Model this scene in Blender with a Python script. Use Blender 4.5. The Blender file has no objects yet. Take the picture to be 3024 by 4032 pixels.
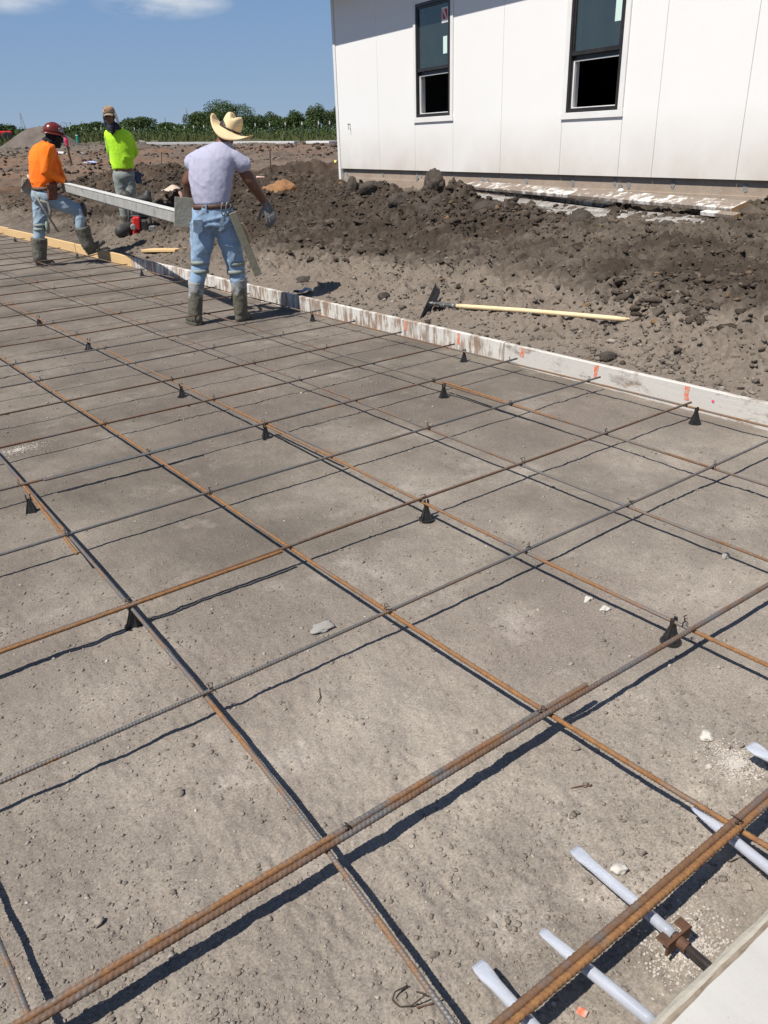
import bpy, math, random
import numpy as np
from mathutils import Vector, Matrix
random.seed(7); rng = np.random.default_rng(11)
SC = bpy.context.scene; COL = SC.collection
rad = math.radians
# ------------------------------------------------------------------ camera
F0, PITCH, ROLL, YAW, CAMH = 3120.0, rad(25.22), rad(-1.9), rad(37.0), 1.5      # focal in photo pixels (3024 x 4032)
def cam_rows():
    cy, sy = math.cos(YAW), math.sin(YAW)
    f = np.array([sy*math.cos(PITCH), cy*math.cos(PITCH), -math.sin(PITCH)])
    r = np.array([cy, -sy, 0.0]); u = np.cross(r, f)
    c, s = math.cos(ROLL), math.sin(ROLL)
    return np.array([c*r+s*u, -s*r+c*u, f])
RC = cam_rows(); CPOS = np.array([0, 0, CAMH])
cd = bpy.data.cameras.new('camera'); cam = bpy.data.objects.new('camera', cd); COL.objects.link(cam)
m = Matrix(((RC[0][0], RC[1][0], -RC[2][0], 0), (RC[0][1], RC[1][1], -RC[2][1], 0), (RC[0][2], RC[1][2], -RC[2][2], CAMH), (0, 0, 0, 1)))
cam.matrix_world = m
cd.sensor_fit = 'VERTICAL'; cd.sensor_height = 36.0; cd.lens = 36.0*F0/4032; cd.clip_start = 0.05; cd.clip_end = 6000
SC.camera = cam
# ------------------------------------------------------------------ sky, sun, exposure
SUN_AZ, SUN_EL = rad(-93.0), rad(57.5)          # azimuth measured from +Y towards +X
SUN = Vector((math.sin(SUN_AZ)*math.cos(SUN_EL), math.cos(SUN_AZ)*math.cos(SUN_EL), math.sin(SUN_EL)))
W = bpy.data.worlds.new('World'); SC.world = W; W.use_nodes = True
nt = W.node_tree; nt.nodes.clear()
def wn(t, **k):
    n = nt.nodes.new(t)
    for a, v in k.items(): setattr(n, a, v)
    return n
out = wn('ShaderNodeOutputWorld'); bg = wn('ShaderNodeBackground'); bg.inputs['Strength'].default_value = 0.064
sky = wn('ShaderNodeTexSky', sky_type='NISHITA', sun_disc=False, sun_elevation=SUN_EL, sun_rotation=SUN_AZ, altitude=10, air_density=1.0, dust_density=0.4, ozone_density=1.2)
tc = wn('ShaderNodeTexCoord')
mp = wn('ShaderNodeMapping'); mp.inputs['Scale'].default_value = (5, 5, 16)
nz = wn('ShaderNodeTexNoise'); nz.inputs['Scale'].default_value = 1.6; nz.inputs['Detail'].default_value = 7; nz.inputs['Roughness'].default_value = 0.6
nt.links.new(tc.outputs['Generated'], mp.inputs['Vector']); nt.links.new(mp.outputs[0], nz.inputs['Vector'])
def dirmask(px, py, rx, ry):
    """soft cloud seat round one sky direction"""
    d = np.array([(px-1512)/F0, -(py-2016)/F0, 1.0]) @ RC; d /= np.linalg.norm(d)
    az = math.atan2(d[0], d[1])
    t1 = Vector((math.cos(az), -math.sin(az), 0)); t2 = Vector(d).cross(t1)*-1
    sub = wn('ShaderNodeVectorMath', operation='SUBTRACT'); sub.inputs[1].default_value = tuple(d)
    nt.links.new(tc.outputs['Generated'], sub.inputs[0])
    res = []
    for t, r in ((t1, rx), (t2, ry)):
        dp = wn('ShaderNodeVectorMath', operation='DOT_PRODUCT'); dp.inputs[1].default_value = tuple(t); nt.links.new(sub.outputs[0], dp.inputs[0])
        q = wn('ShaderNodeMath', operation='DIVIDE'); q.inputs[1].default_value = r; nt.links.new(dp.outputs['Value'], q.inputs[0])
        s = wn('ShaderNodeMath', operation='MULTIPLY'); nt.links.new(q.outputs[0], s.inputs[0]); nt.links.new(q.outputs[0], s.inputs[1]); res.append(s)
    a = wn('ShaderNodeMath', operation='ADD'); nt.links.new(res[0].outputs[0], a.inputs[0]); nt.links.new(res[1].outputs[0], a.inputs[1])
    e = wn('ShaderNodeMath', operation='SUBTRACT', use_clamp=True); e.inputs[0].default_value = 1.0; nt.links.new(a.outputs[0], e.inputs[1])
    return e
cl = [dirmask(640, 14, .075, .016), dirmask(40, -30, .06, .020), dirmask(3600, -400, .12, .03), dirmask(-900, -250, .12, .03)]
acc = cl[0]
for c in cl[1:]:
    mx = wn('ShaderNodeMath', operation='MAXIMUM'); nt.links.new(acc.outputs[0], mx.inputs[0]); nt.links.new(c.outputs[0], mx.inputs[1]); acc = mx
mul = wn('ShaderNodeMath', operation='MULTIPLY'); nt.links.new(acc.outputs[0], mul.inputs[0])
mr = wn('ShaderNodeMapRange'); mr.inputs['From Min'].default_value = .38; mr.inputs['From Max'].default_value = .62; nt.links.new(nz.outputs['Fac'], mr.inputs['Value'])
nt.links.new(mr.outputs[0], mul.inputs[1])
mixc = wn('ShaderNodeMix', data_type='RGBA'); mixc.inputs[7].default_value = (8.4, 9.0, 9.8, 1)
nt.links.new(mul.outputs[0], mixc.inputs[0])
sxyz = wn('ShaderNodeSeparateXYZ'); nt.links.new(tc.outputs['Generated'], sxyz.inputs[0])       # summer haze: thick at the horizon, thinning upwards
rmp = wn('ShaderNodeValToRGB'); nt.links.new(sxyz.outputs[2], rmp.inputs[0]); E_ = rmp.color_ramp.elements
E_[0].position = 0.0; E_[0].color = (.56, .74, .97, 1); E_[1].position = .16; E_[1].color = (.31, .54, .95, 1)
k_ = E_.new(.045); k_.color = (.46, .67, .96, 1); k_ = E_.new(.6); k_.color = (.14, .28, .62, 1)
scl = wn('ShaderNodeVectorMath', operation='SCALE'); scl.inputs['Scale'].default_value = 7.6; nt.links.new(rmp.outputs[0], scl.inputs[0])
hf = wn('ShaderNodeMapRange'); nt.links.new(sxyz.outputs[2], hf.inputs['Value'])
for a, v in (('From Min', .1), ('From Max', .65), ('To Min', .95), ('To Max', .35)): hf.inputs[a].default_value = v
hz = wn('ShaderNodeMix', data_type='RGBA'); nt.links.new(hf.outputs[0], hz.inputs[0]); nt.links.new(scl.outputs[0], hz.inputs[7])
nt.links.new(sky.outputs[0], hz.inputs[6]); nt.links.new(hz.outputs[2], mixc.inputs[6])
nt.links.new(mixc.outputs[2], bg.inputs['Color']); nt.links.new(bg.outputs[0], out.inputs['Surface'])
sl = bpy.data.lights.new('sun', 'SUN'); sl.energy = 4.9; sl.angle = rad(0.5); sl.color = (1.0, .945, .86)
so = bpy.data.objects.new('sun', sl); COL.objects.link(so); so.rotation_euler = SUN.to_track_quat('Z', 'Y').to_euler(); so.location = (-20, 0, 30)
SC.view_settings.view_transform = 'Standard'; SC.view_settings.look = 'None'; SC.view_settings.gamma = 1; SC.view_settings.use_curve_mapping = False
SC.view_settings.exposure = 0.3
SC.render.engine = 'CYCLES'; SC.cycles.max_bounces = 6; SC.cycles.use_denoising = True

# ------------------------------------------------------------------ photo-survey helpers (photo pixel -> place in the world)
def ray(px, py):
    d = np.array([(px-1512)/F0, -(py-2016)/F0, 1.0]) @ RC
    return d
def G(px, py, z=0.0):
    d = ray(px, py); return CPOS + d*((z-CAMH)/d[2])
def P(px, py, D):
    d = ray(px, py); return CPOS + d*(D/math.hypot(d[0], d[1]))
KD = 1.8228
# ------------------------------------------------------------------ numpy noise
def h3(ix, iy, iz, seed=0):
    with np.errstate(over='ignore'):
        a = (ix.astype(np.int64)*73856093) ^ (iy.astype(np.int64)*19349663) ^ (iz.astype(np.int64)*83492791) ^ (seed*2654435761)
        a = (a & 0xffffffff).astype(np.uint64)
        a = ((a ^ (a >> np.uint64(16)))*np.uint64(0x45d9f3b)) & np.uint64(0xffffffff)
        a = ((a ^ (a >> np.uint64(16)))*np.uint64(0x45d9f3b)) & np.uint64(0xffffffff)
        a = a ^ (a >> np.uint64(16))
    return a.astype(np.float64)/4294967295.0
def vnoise(p, seed=0):
    p = np.asarray(p, float); i = np.floor(p).astype(np.int64); f = p-i; f = f*f*(3-2*f)
    r = 0
    for dx in (0, 1):
        wx = f[:, 0] if dx else 1-f[:, 0]
        for dy in (0, 1):
            wy = f[:, 1] if dy else 1-f[:, 1]
            for dz in (0, 1):
                wz = f[:, 2] if dz else 1-f[:, 2]
                r = r + wx*wy*wz*h3(i[:, 0]+dx, i[:, 1]+dy, i[:, 2]+dz, seed)
    return r*2-1
def vn2(x, y, seed=0):
    ix, iy = np.floor(x).astype(np.int64), np.floor(y).astype(np.int64); fx, fy = x-ix, y-iy
    fx = fx*fx*(3-2*fx); fy = fy*fy*(3-2*fy); z = np.zeros_like(ix)
    a, b, c, d = h3(ix, iy, z, seed), h3(ix+1, iy, z, seed), h3(ix, iy+1, z, seed), h3(ix+1, iy+1, z, seed)
    return ((a*(1-fx)+b*fx)*(1-fy)+(c*(1-fx)+d*fx)*fy)*2-1
def fbm2(x, y, oct=4, seed=0, rough=.5):
    r, a = 0, 1.0
    for o in range(oct):
        ca, sa = math.cos(o*1.1), math.sin(o*1.1)
        r = r + a*vn2((x*ca-y*sa)*2**o+o*17.3, (x*sa+y*ca)*2**o-o*9.1, seed+o); a *= rough
    return r
def worley2(x, y, seed=0):
    ix, iy = np.floor(x).astype(np.int64), np.floor(y).astype(np.int64); best = np.full(x.shape, 9.0); idv = np.zeros(x.shape); z = np.zeros_like(ix)
    for dx in (-1, 0, 1):
        for dy in (-1, 0, 1):
            cx, cy = ix+dx, iy+dy
            px = cx+h3(cx, cy, z, seed); py = cy+h3(cx, cy, z+1, seed)
            d = (px-x)**2+(py-y)**2; m_ = d < best; best = np.where(m_, d, best); idv = np.where(m_, h3(cx, cy, z+2, seed), idv)
    return np.sqrt(best), idv
def plates(x, y, seed=0):
    """broken crust: cells of random height with crevices between"""
    x = x+.25*vn2(x*1.7, y*1.7, seed+11); y = y+.25*vn2(x*1.7+9, y*1.7, seed+12)
    ix, iy = np.floor(x).astype(np.int64), np.floor(y).astype(np.int64); b1 = np.full(x.shape, 9.0); b2 = b1.copy(); idv = np.zeros(x.shape); z = np.zeros_like(ix)
    for dx in (-1, 0, 1):
        for dy in (-1, 0, 1):
            cx, cy = ix+dx, iy+dy; d = np.sqrt((cx+h3(cx, cy, z, seed)-x)**2+(cy+h3(cx, cy, z+1, seed)-y)**2); k = d < b1
            b2 = np.where(k, b1, np.minimum(b2, d)); idv = np.where(k, h3(cx, cy, z+2, seed), idv); b1 = np.where(k, d, b1)
    return (.25+.75*idv)*sm((b2-b1)/.20)*(1-.30*b1)
def sm(t):
    t = np.clip(t, 0, 1); return t*t*(3-2*t)
# ------------------------------------------------------------------ mesh / object helpers
def tag(o, label=None, cat=None, group=None, kind=None):
    if label: o['label'] = label
    if cat: o['category'] = cat
    if group: o['group'] = group
    if kind: o['kind'] = kind
    return o
def wloc(o):
    v = np.zeros(3)
    while o is not None:
        v = v + np.array(o.location); o = o.parent
    return v
def thing(name, base, label, cat, group=None):
    o = bpy.data.objects.new(name, None); COL.objects.link(o); o.location = tuple(base); o.empty_display_size = .1
    return tag(o, label, cat, group)
def me_new(name, v, f, mat, smooth=False, mi=None):
    me = bpy.data.meshes.new(name); v = np.asarray(v, float)
    if isinstance(f, np.ndarray):
        n, k = f.shape
        me.vertices.add(len(v)); me.vertices.foreach_set('co', v.astype(np.float32).ravel())
        me.loops.add(n*k); me.loops.foreach_set('vertex_index', f.astype(np.int32).ravel())
        me.polygons.add(n); me.polygons.foreach_set('loop_start', np.arange(0, n*k, k, dtype=np.int32))
        me.update(calc_edges=True); me.validate()
    else:
        me.from_pydata([tuple(a) for a in v], [], [tuple(a) for a in f]); me.update()
    for mt in (mat if isinstance(mat, (list, tuple)) else [mat]): me.materials.append(mt)
    if mi is not None: me.polygons.foreach_set('material_index', np.asarray(mi, dtype=np.int32))
    if smooth: me.polygons.foreach_set('use_smooth', np.ones(len(me.polygons), dtype=bool))
    return me
def obj(name, v, f, mat, parent=None, base=None, smooth=False):
    """v in world coordinates"""
    v = np.asarray(v, float)
    if parent is not None:
        o = bpy.data.objects.new(name, me_new(name, v-wloc(parent), f, mat, smooth)); COL.objects.link(o); o.parent = parent
    else:
        b = np.asarray(base if base is not None else np.append((v.min(0)+v.max(0))[:2]/2, v[:, 2].min()), float)
        o = bpy.data.objects.new(name, me_new(name, v-b, f, mat, smooth)); COL.objects.link(o); o.location = tuple(b)
    return o
class MB:
    def __init__(s): s.v = []; s.f = []; s.n = 0
    def add(s, v, f):
        v = np.asarray(v, float); s.v.append(v); s.f += [tuple(int(i)+s.n for i in a) for a in f]; s.n += len(v); return s
    def V(s): return np.vstack(s.v)
    def build(s, name, mat, parent=None, base=None, smooth=False): return obj(name, s.V(), s.f, mat, parent, base, smooth)
    def frame(s, c, X, Y, Z, bev=0.0):
        """box from centre and three half-vectors, edges chamfered by bev (metres)"""
        c, X, Y, Z = [np.asarray(a, float) for a in (c, X, Y, Z)]
        if bev <= 0:
            v = [c+a*X+b*Y+d*Z for a in (-1, 1) for b in (-1, 1) for d in (-1, 1)]
            return s.add(v, [(0, 1, 3, 2), (4, 6, 7, 5), (0, 4, 5, 1), (2, 3, 7, 6), (0, 2, 6, 4), (1, 5, 7, 3)])
        L = [max(np.linalg.norm(a), 1e-9) for a in (X, Y, Z)]; b = [min(bev/l, .45) for l in L]; v = []; idx = {}
        for a in (-1, 1):
            for e in (-1, 1):
                for d in (-1, 1):
                    for k in range(3):
                        q = [a*(1-b[0]), e*(1-b[1]), d*(1-b[2])]; q[k] = (a, e, d)[k]
                        idx[(a, e, d, k)] = len(v); v.append(c+q[0]*X+q[1]*Y+q[2]*Z)
        f = []
        I = lambda *k: idx[k]
        for sgn in (-1, 1):
            q = [I(sgn, -1, -1, 0), I(sgn, 1, -1, 0), I(sgn, 1, 1, 0), I(sgn, -1, 1, 0)]; f.append(q if sgn > 0 else q[::-1])
            q = [I(-1, sgn, -1, 1), I(-1, sgn, 1, 1), I(1, sgn, 1, 1), I(1, sgn, -1, 1)]; f.append(q if sgn > 0 else q[::-1])
            q = [I(-1, -1, sgn, 2), I(1, -1, sgn, 2), I(1, 1, sgn, 2), I(-1, 1, sgn, 2)]; f.append(q if sgn > 0 else q[::-1])
        for a in (-1, 1):
            for e in (-1, 1):
                f.append([I(a, e, -1, 0), I(a, e, 1, 0), I(a, e, 1, 1), I(a, e, -1, 1)])
                f.append([I(a, -1, e, 0), I(a, 1, e, 0), I(a, 1, e, 2), I(a, -1, e, 2)])
                f.append([I(-1, a, e, 1), I(1, a, e, 1), I(1, a, e, 2), I(-1, a, e, 2)])
        for a in (-1, 1):
            for e in (-1, 1):
                for d in (-1, 1): f.append([I(a, e, d, 0), I(a, e, d, 1), I(a, e, d, 2)])
        return s.add(v, f)
    def bar(s, a, b, w, h, up=(0, 0, 1), bev=0.0):
        a, b = np.asarray(a, float), np.asarray(b, float); d = (b-a)/2; x = np.cross(d, up); x = x/np.linalg.norm(x); u = np.cross(x, d); u = u/np.linalg.norm(u)
        return s.frame((a+b)/2, x*w/2, d, u*h/2, bev)
    def tube(s, pts, r, n=8, cap=True):
        pts = np.asarray(pts, float); r = np.full(len(pts), r, float) if np.isscalar(r) else np.asarray(r, float)
        t = np.gradient(pts, axis=0); t /= np.linalg.norm(t, axis=1)[:, None]+1e-12
        ref = np.array([0, 0, 1.0]) if abs(t[0][2]) < .9 else np.array([1.0, 0, 0]); x = np.cross(t[0], ref); x /= np.linalg.norm(x)
        vs = []; ang = np.arange(n)*2*math.pi/n
        for i in range(len(pts)):
            x = x-t[i]*np.dot(x, t[i]); x /= np.linalg.norm(x); y = np.cross(t[i], x)
            vs.append(pts[i]+r[i]*(np.cos(ang)[:, None]*x+np.sin(ang)[:, None]*y))
        f = []
        for i in range(len(pts)-1):
            for k in range(n): f.append((i*n+k, i*n+(k+1) % n, (i+1)*n+(k+1) % n, (i+1)*n+k))
        if cap: f.append(tuple(range(n))[::-1]); f.append(tuple((len(pts)-1)*n+k for k in range(n)))
        return s.add(np.vstack(vs), f)
    def loft(s, rings, n=16):
        """rings: (centre, half-vector a, half-vector b)"""
        ang = np.arange(n)*2*math.pi/n; vs = []
        for c, a, b in rings: vs.append(np.asarray(c, float)+np.cos(ang)[:, None]*np.asarray(a, float)+np.sin(ang)[:, None]*np.asarray(b, float))
        f = []
        for i in range(len(rings)-1):
            for k in range(n): f.append((i*n+k, i*n+(k+1) % n, (i+1)*n+(k+1) % n, (i+1)*n+k))
        f.append(tuple(range(n))[::-1]); f.append(tuple((len(rings)-1)*n+k for k in range(n)))
        return s.add(np.vstack(vs), f)
    def ell(s, c, a, b, d, n=14, m_=9):
        c, a, b, d = [np.asarray(q, float) for q in (c, a, b, d)]
        return s.loft([(c+d*math.sin(t), a*math.cos(t), b*math.cos(t)) for t in np.linspace(-math.pi/2+.08, math.pi/2-.08, m_)], n)
    def cap(s, a, b, ra, rb, n=14):
        a, b = np.asarray(a, float), np.asarray(b, float); d = b-a; L = np.linalg.norm(d); d = d/L
        ref = np.array([0, 0, 1.0]) if abs(d[2]) < .9 else np.array([1.0, 0, 0]); x = np.cross(d, ref); x /= np.linalg.norm(x); y = np.cross(d, x); R_ = []
        for t in np.linspace(-math.pi/2+.1, 0, 4): R_.append((a+d*ra*math.sin(t), x*ra*math.cos(t), y*ra*math.cos(t)))
        for t in np.linspace(0, math.pi/2-.1, 4): R_.append((b+d*rb*math.sin(t), x*rb*math.cos(t), y*rb*math.cos(t)))
        return s.loft(R_, n)
# icosphere templates
def ico(sub):
    import bmesh
    bm = bmesh.new(); bmesh.ops.create_icosphere(bm, subdivisions=sub, radius=1.0)
    v = np.array([a.co[:] for a in bm.verts]); f = np.array([[q.index for q in a.verts] for a in bm.faces]); bm.free(); return v, f
ICO1, ICO2, ICO3, ICO4 = ico(1), ico(2), ico(3), ico(4)
# ------------------------------------------------------------------ materials
def lin(c):
    return tuple((x/12.92 if x <= .04045 else ((x+.055)/1.055)**2.4) for x in c)
class NB:
    def __init__(s, name):
        s.m = bpy.data.materials.new(name); s.m.use_nodes = True; s.t = s.m.node_tree; s.t.nodes.clear()
        s.o = s.n('ShaderNodeOutputMaterial'); s.p = s.n('ShaderNodeBsdfPrincipled'); s.l(s.p.outputs[0], s.o.inputs[0]); s._tc = None
    def n(s, t, **k):
        q = s.t.nodes.new(t)
        for a, v in k.items(): setattr(q, a, v)
        return q
    def l(s, a, b): s.t.links.new(a, b)
    def co(s, kind='Object', scale=None):
        if s._tc is None: s._tc = s.n('ShaderNodeTexCoord')
        if kind == 'World':
            g = s.n('ShaderNodeNewGeometry'); o_ = g.outputs['Position']
        else: o_ = s._tc.outputs[kind]
        if scale is None: return o_
        q = s.n('ShaderNodeMapping'); q.inputs['Scale'].default_value = scale if not np.isscalar(scale) else (scale,)*3; s.l(o_, q.inputs[0]); return q.outputs[0]
    def noise(s, scale, detail=5, rough=.55, co=None, dist=0.0):
        q = s.n('ShaderNodeTexNoise'); q.inputs['Scale'].default_value = scale; q.inputs['Detail'].default_value = detail; q.inputs['Roughness'].default_value = rough; q.inputs['Distortion'].default_value = dist
        s.l(co if co is not None else s.co(), q.inputs['Vector']); return q.outputs['Fac']
    def vor(s, scale, co=None, feature='F1', outp='Distance'):
        q = s.n('ShaderNodeTexVoronoi', feature=feature); q.inputs['Scale'].default_value = scale; s.l(co if co is not None else s.co(), q.inputs['Vector']); return q.outputs[outp]
    def mr(s, v, a, b, c=0.0, d=1.0):
        q = s.n('ShaderNodeMapRange'); s.l(v, q.inputs['Value'])
        for i, x in zip(('From Min', 'From Max', 'To Min', 'To Max'), (a, b, c, d)): q.inputs[i].default_value = x
        return q.outputs[0]
    def math(s, op, a, b, clamp=False):
        q = s.n('ShaderNodeMath', operation=op, use_clamp=clamp)
        for i, x in enumerate((a, b)):
            if np.isscalar(x): q.inputs[i].default_value = x
            else: s.l(x, q.inputs[i])
        return q.outputs[0]
    def mix(s, fac, a, b, mode='MIX'):
        q = s.n('ShaderNodeMix', data_type='RGBA', blend_type=mode)
        for i, x in ((0, fac), (6, a), (7, b)):
            if np.isscalar(x): q.inputs[i].default_value = x
            elif isinstance(x, tuple): q.inputs[i].default_value = (*x[:3], 1)
            else: s.l(x, q.inputs[i])
        return q.outputs[2]
    def bump(s, h, strength=.5, dist=.01, prev=None):
        q = s.n('ShaderNodeBump'); q.inputs['Strength'].default_value = strength; q.inputs['Distance'].default_value = dist; s.l(h, q.inputs['Height'])
        if prev is not None: s.l(prev, q.inputs['Normal'])
        return q.outputs[0]
    def fin(s, col=None, rough=.8, bump=None, metal=0.0, spec=None):
        if col is not None:
            if isinstance(col, tuple): s.p.inputs['Base Color'].default_value = (*col[:3], 1)
            else: s.l(col, s.p.inputs['Base Color'])
        if np.isscalar(rough): s.p.inputs['Roughness'].default_value = rough
        else: s.l(rough, s.p.inputs['Roughness'])
        s.p.inputs['Metallic'].default_value = metal
        if spec is not None: s.p.inputs['Specular IOR Level'].default_value = spec
        if bump is not None: s.l(bump, s.p.inputs['Normal'])
        return s.m
def simple(name, c1, c2=None, scale=8, rough=.8, bscale=None, bstr=.3, bdist=.004, metal=0.0, stretch=None, lo=.35, hi=.65, spec=None, dirt=None):
    b = NB(name); co = b.co('Object', stretch) if stretch else b.co()
    c2 = c2 or tuple(x*.8 for x in c1)
    f = b.mr(b.noise(scale, 6, .6, co), lo, hi); col = b.mix(f, c1, c2)
    if dirt: col = b.mix(b.mr(b.noise(dirt[1], 7, .65), dirt[2], dirt[3]), col, dirt[0])
    bp = b.bump(b.noise(bscale or scale*4, 5, .6, co), bstr, bdist)
    return b.fin(col, rough, bp, metal, spec)
# ------------------------------------------------------------------ terrain
BUMPS = []   # x, y, height, sx, sy, rot
def bump_at(px, py, h, sx, sy, rot=0):
    p = T(px*KD, py*KD); BUMPS.append((p[0], p[1], h, sx, sy, rot)); return p
def base_z(x, y):
    s = np.maximum(x-4.175, 0); r = np.hypot(x, y); az = np.degrees(np.arctan2(x, y))
    amp = .70*(1+.30*sm((11-y)/8))
    z = np.where(s > 0, .10*sm(s/.12)+amp*(1-np.exp(-s/4.5))*np.sqrt(sm(s/1.2)), 0)
    slope = .0205-.0075*sm((az-16)/20)
    z = z+slope*np.minimum(np.maximum(r-16, 0), 140)*sm(s/4)*np.where(np.abs(az) < 130, 1, 0)
    for bx, by, h, sx, sy, rot in BUMPS:
        c, s_ = math.cos(rot), math.sin(rot); u = (x-bx)*c+(y-by)*s_; v = -(x-bx)*s_+(y-by)*c
        z = z+h*np.exp(-(u/sx)**2-(v/sy)**2)*sm(s/.5)
    return z
def T(px, py):
    d = ray(px, py); t = np.geomspace(.5, 500, 30000); Q = CPOS+d*t[:, None]; h = base_z(Q[:, 0], Q[:, 1]); i = int(np.argmax(Q[:, 2] < h)); return np.array([Q[i, 0], Q[i, 1], h[i]])
def TD(px, py): return T(px*KD, py*KD)
def gz(p): return float(base_z(np.array([p[0]]), np.array([p[1]]))[0])
for a in ((760, 448, .12, .9, .55), (820, 444, .17, .9, .55), (900, 456, .12, .9, .5), (985, 466, .11, .9, .5), (1060, 484, .06, .6, .45)): bump_at(*a, rot=1.3)
for a in ((390, 455, .30, 1.4, 1.1), (430, 420, .25, 1.5, 1.2), (570, 440, .10, 1.4, .9), (690, 385, .26, 2.0, 1.3), (640, 405, .10, 1.5, 1.2), (40, 420, .18, 2, 1.4), (230, 405, .15, 2, 1.5), (330, 400, .30, 2, 1.3)): bump_at(*a)
BEDX, BEDY0 = 4.150, .47
def ridge_mask(x, y):
    m_ = np.zeros_like(x)
    for bx, by, h, sx, sy, rot in BUMPS:
        c, s_ = math.cos(rot), math.sin(rot); u = (x-bx)*c+(y-by)*s_; v = -(x-bx)*s_+(y-by)*c
        m_ = np.maximum(m_, np.exp(-(u/sx/1.2)**2-(v/sy/1.2)**2))
    return m_

def surf(x, y):
    z = base_z(x, y); s = x-4.175; r = np.hypot(x, y)
    bed = (s <= 0)
    lump = sm(vn2(x*1.3, y*1.3, 4)+.35)
    zb = .006*fbm2(x*1.1, y*1.1, 2, 2)+.0035*fbm2(x*3.6, y*2.6, 3, 3)+.006*lump*np.abs(fbm2(x*26, y*26, 2, 23))+.0045*fbm2(x*11, y*11, 3, 9)*(.4+.6*sm(vn2(x*1.3, y*1.3, 4)+.6))+.0015*fbm2(x*60, y*60, 2, 21)
    # scuffed boot marks where the men stand
    d1, i1 = worley2(x*7, y*7, 5); d2, i2 = worley2(x*17, y*17, 6)
    cl = sm(1-d1*1.25)*(i1**2); c2 = sm(1-d2*1.3)*i2
    rm = ridge_mask(x, y); A = sm((s-.05)/.8)
    rough = .35+.65*sm(vn2(x*.7, y*.7, 8)*.9+.45)
    pl1 = plates(x*6.5, y*6.5, 5); pl2 = plates(x*15, y*15, 6)*sm((20-r)/5)
    pl0 = plates(x*2.7, y*2.7, 7)
    zl = -.055*A+1.05*A*(.045*pl0+.072*pl1*(.35+.65*sm(vn2(x*1.1, y*1.1, 14)+.5))+.050*pl2*(1-.5*rm)+(.03*cl+.02*fbm2(x*3, y*3, 3, 31)+0.045*np.abs(fbm2(x*7, y*7, 2, 33))*sm((22-r)/4)+.036*(.6-np.abs(fbm2(x*15, y*15, 1, 35)))*sm((20-r)/4)+.022*vn2(x*34, y*34, 37)*sm((20-r)/6)/(1+2.0*rm))*rough*(1+1.1*rm)+.09*rm*fbm2(x*2.1, y*2.1, 4, 40, .6)+.06*rm*(.7-np.abs(fbm2(x*4, y*4, 3, 44))))
    zl = zl+A*.05*fbm2(x*.45, y*.45, 3, 50)*sm((s-1)/4)
    zl = zl+.02*np.clip(s, 0, 1)*0+np.where(s > .1, .012*c2, 0)
    far = sm((r-18)/14); zl = zl+far*(.14*fbm2(x*.25, y*.6, 4, 61)+.10*(.6-np.abs(fbm2(x*.8, y*1.1, 3, 66))))
    return z+np.where(bed, zb, zl)
def polar():
    rr = np.concatenate([[.25], np.geomspace(.5, .84, 14)[:-1], np.geomspace(.84, 9, 390)[:-1], np.geomspace(9, 30, 210)[:-1], np.geomspace(30, 180, 130)[:-1], np.geomspace(180, 3500, 24)])
    az = np.concatenate([np.linspace(-180, -14, 56)[:-1], np.linspace(-14, 3, 60)[:-1], np.linspace(3, 70, 440)[:-1], np.linspace(70, 86, 60)[:-1], np.linspace(86, 180, 34)[:-1]])
    a = np.radians(az); X = rr[:, None]*np.sin(a); Y = rr[:, None]*np.cos(a); n, k = X.shape
    x, y = X.ravel(), Y.ravel(); z = surf(x, y)
    i = np.arange(n-1)[:, None]*k; j = np.arange(k); j2 = (j+1) % k
    f = np.stack([i+j, i+k+j, i+k+j2, i+j2], -1).reshape(-1, 4)[:, ::-1]
    return np.stack([x, y, z], 1), f
gv, gf = polar()
LX0, LX1, LY0, LY1, LS_ = 4.158, 10.45, 1.3, 20.0, .0205          # finely broken ground between the forms and the house
gx, gy = np.meshgrid(np.arange(LX0, LX1, LS_), np.arange(LY0, LY1, LS_)); nxg = gx.shape[1]; gx, gy = gx.ravel(), gy.ravel()
gx2 = gx+.006*vn2(gx*31, gy*31, 90); gy2 = gy+.006*vn2(gx*31, gy*31, 91); gp = np.stack([gx2, gy2, surf(gx2, gy2)], 1)
ii = (np.arange(gx.size//nxg-1)[:, None]*nxg+np.arange(nxg-1)).ravel(); gq = np.stack([ii, ii+1, ii+nxg+1, ii+nxg], -1)
fc = gv[gf].mean(1); gf = gf[~((fc[:, 0] > LX0+.03) & (fc[:, 0] < LX1-.08) & (fc[:, 1] > LY0+.05) & (fc[:, 1] < LY1-.12))]
gf = np.vstack([gf, gq+len(gv)]); gv = np.vstack([gv, gp])
fc = gv[gf].mean(1); isb = (fc[:, 0] < LX0) & (fc[:, 1] > BEDY0-.3) & (fc[:, 0] > -6) & (fc[:, 1] < 40)
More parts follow.
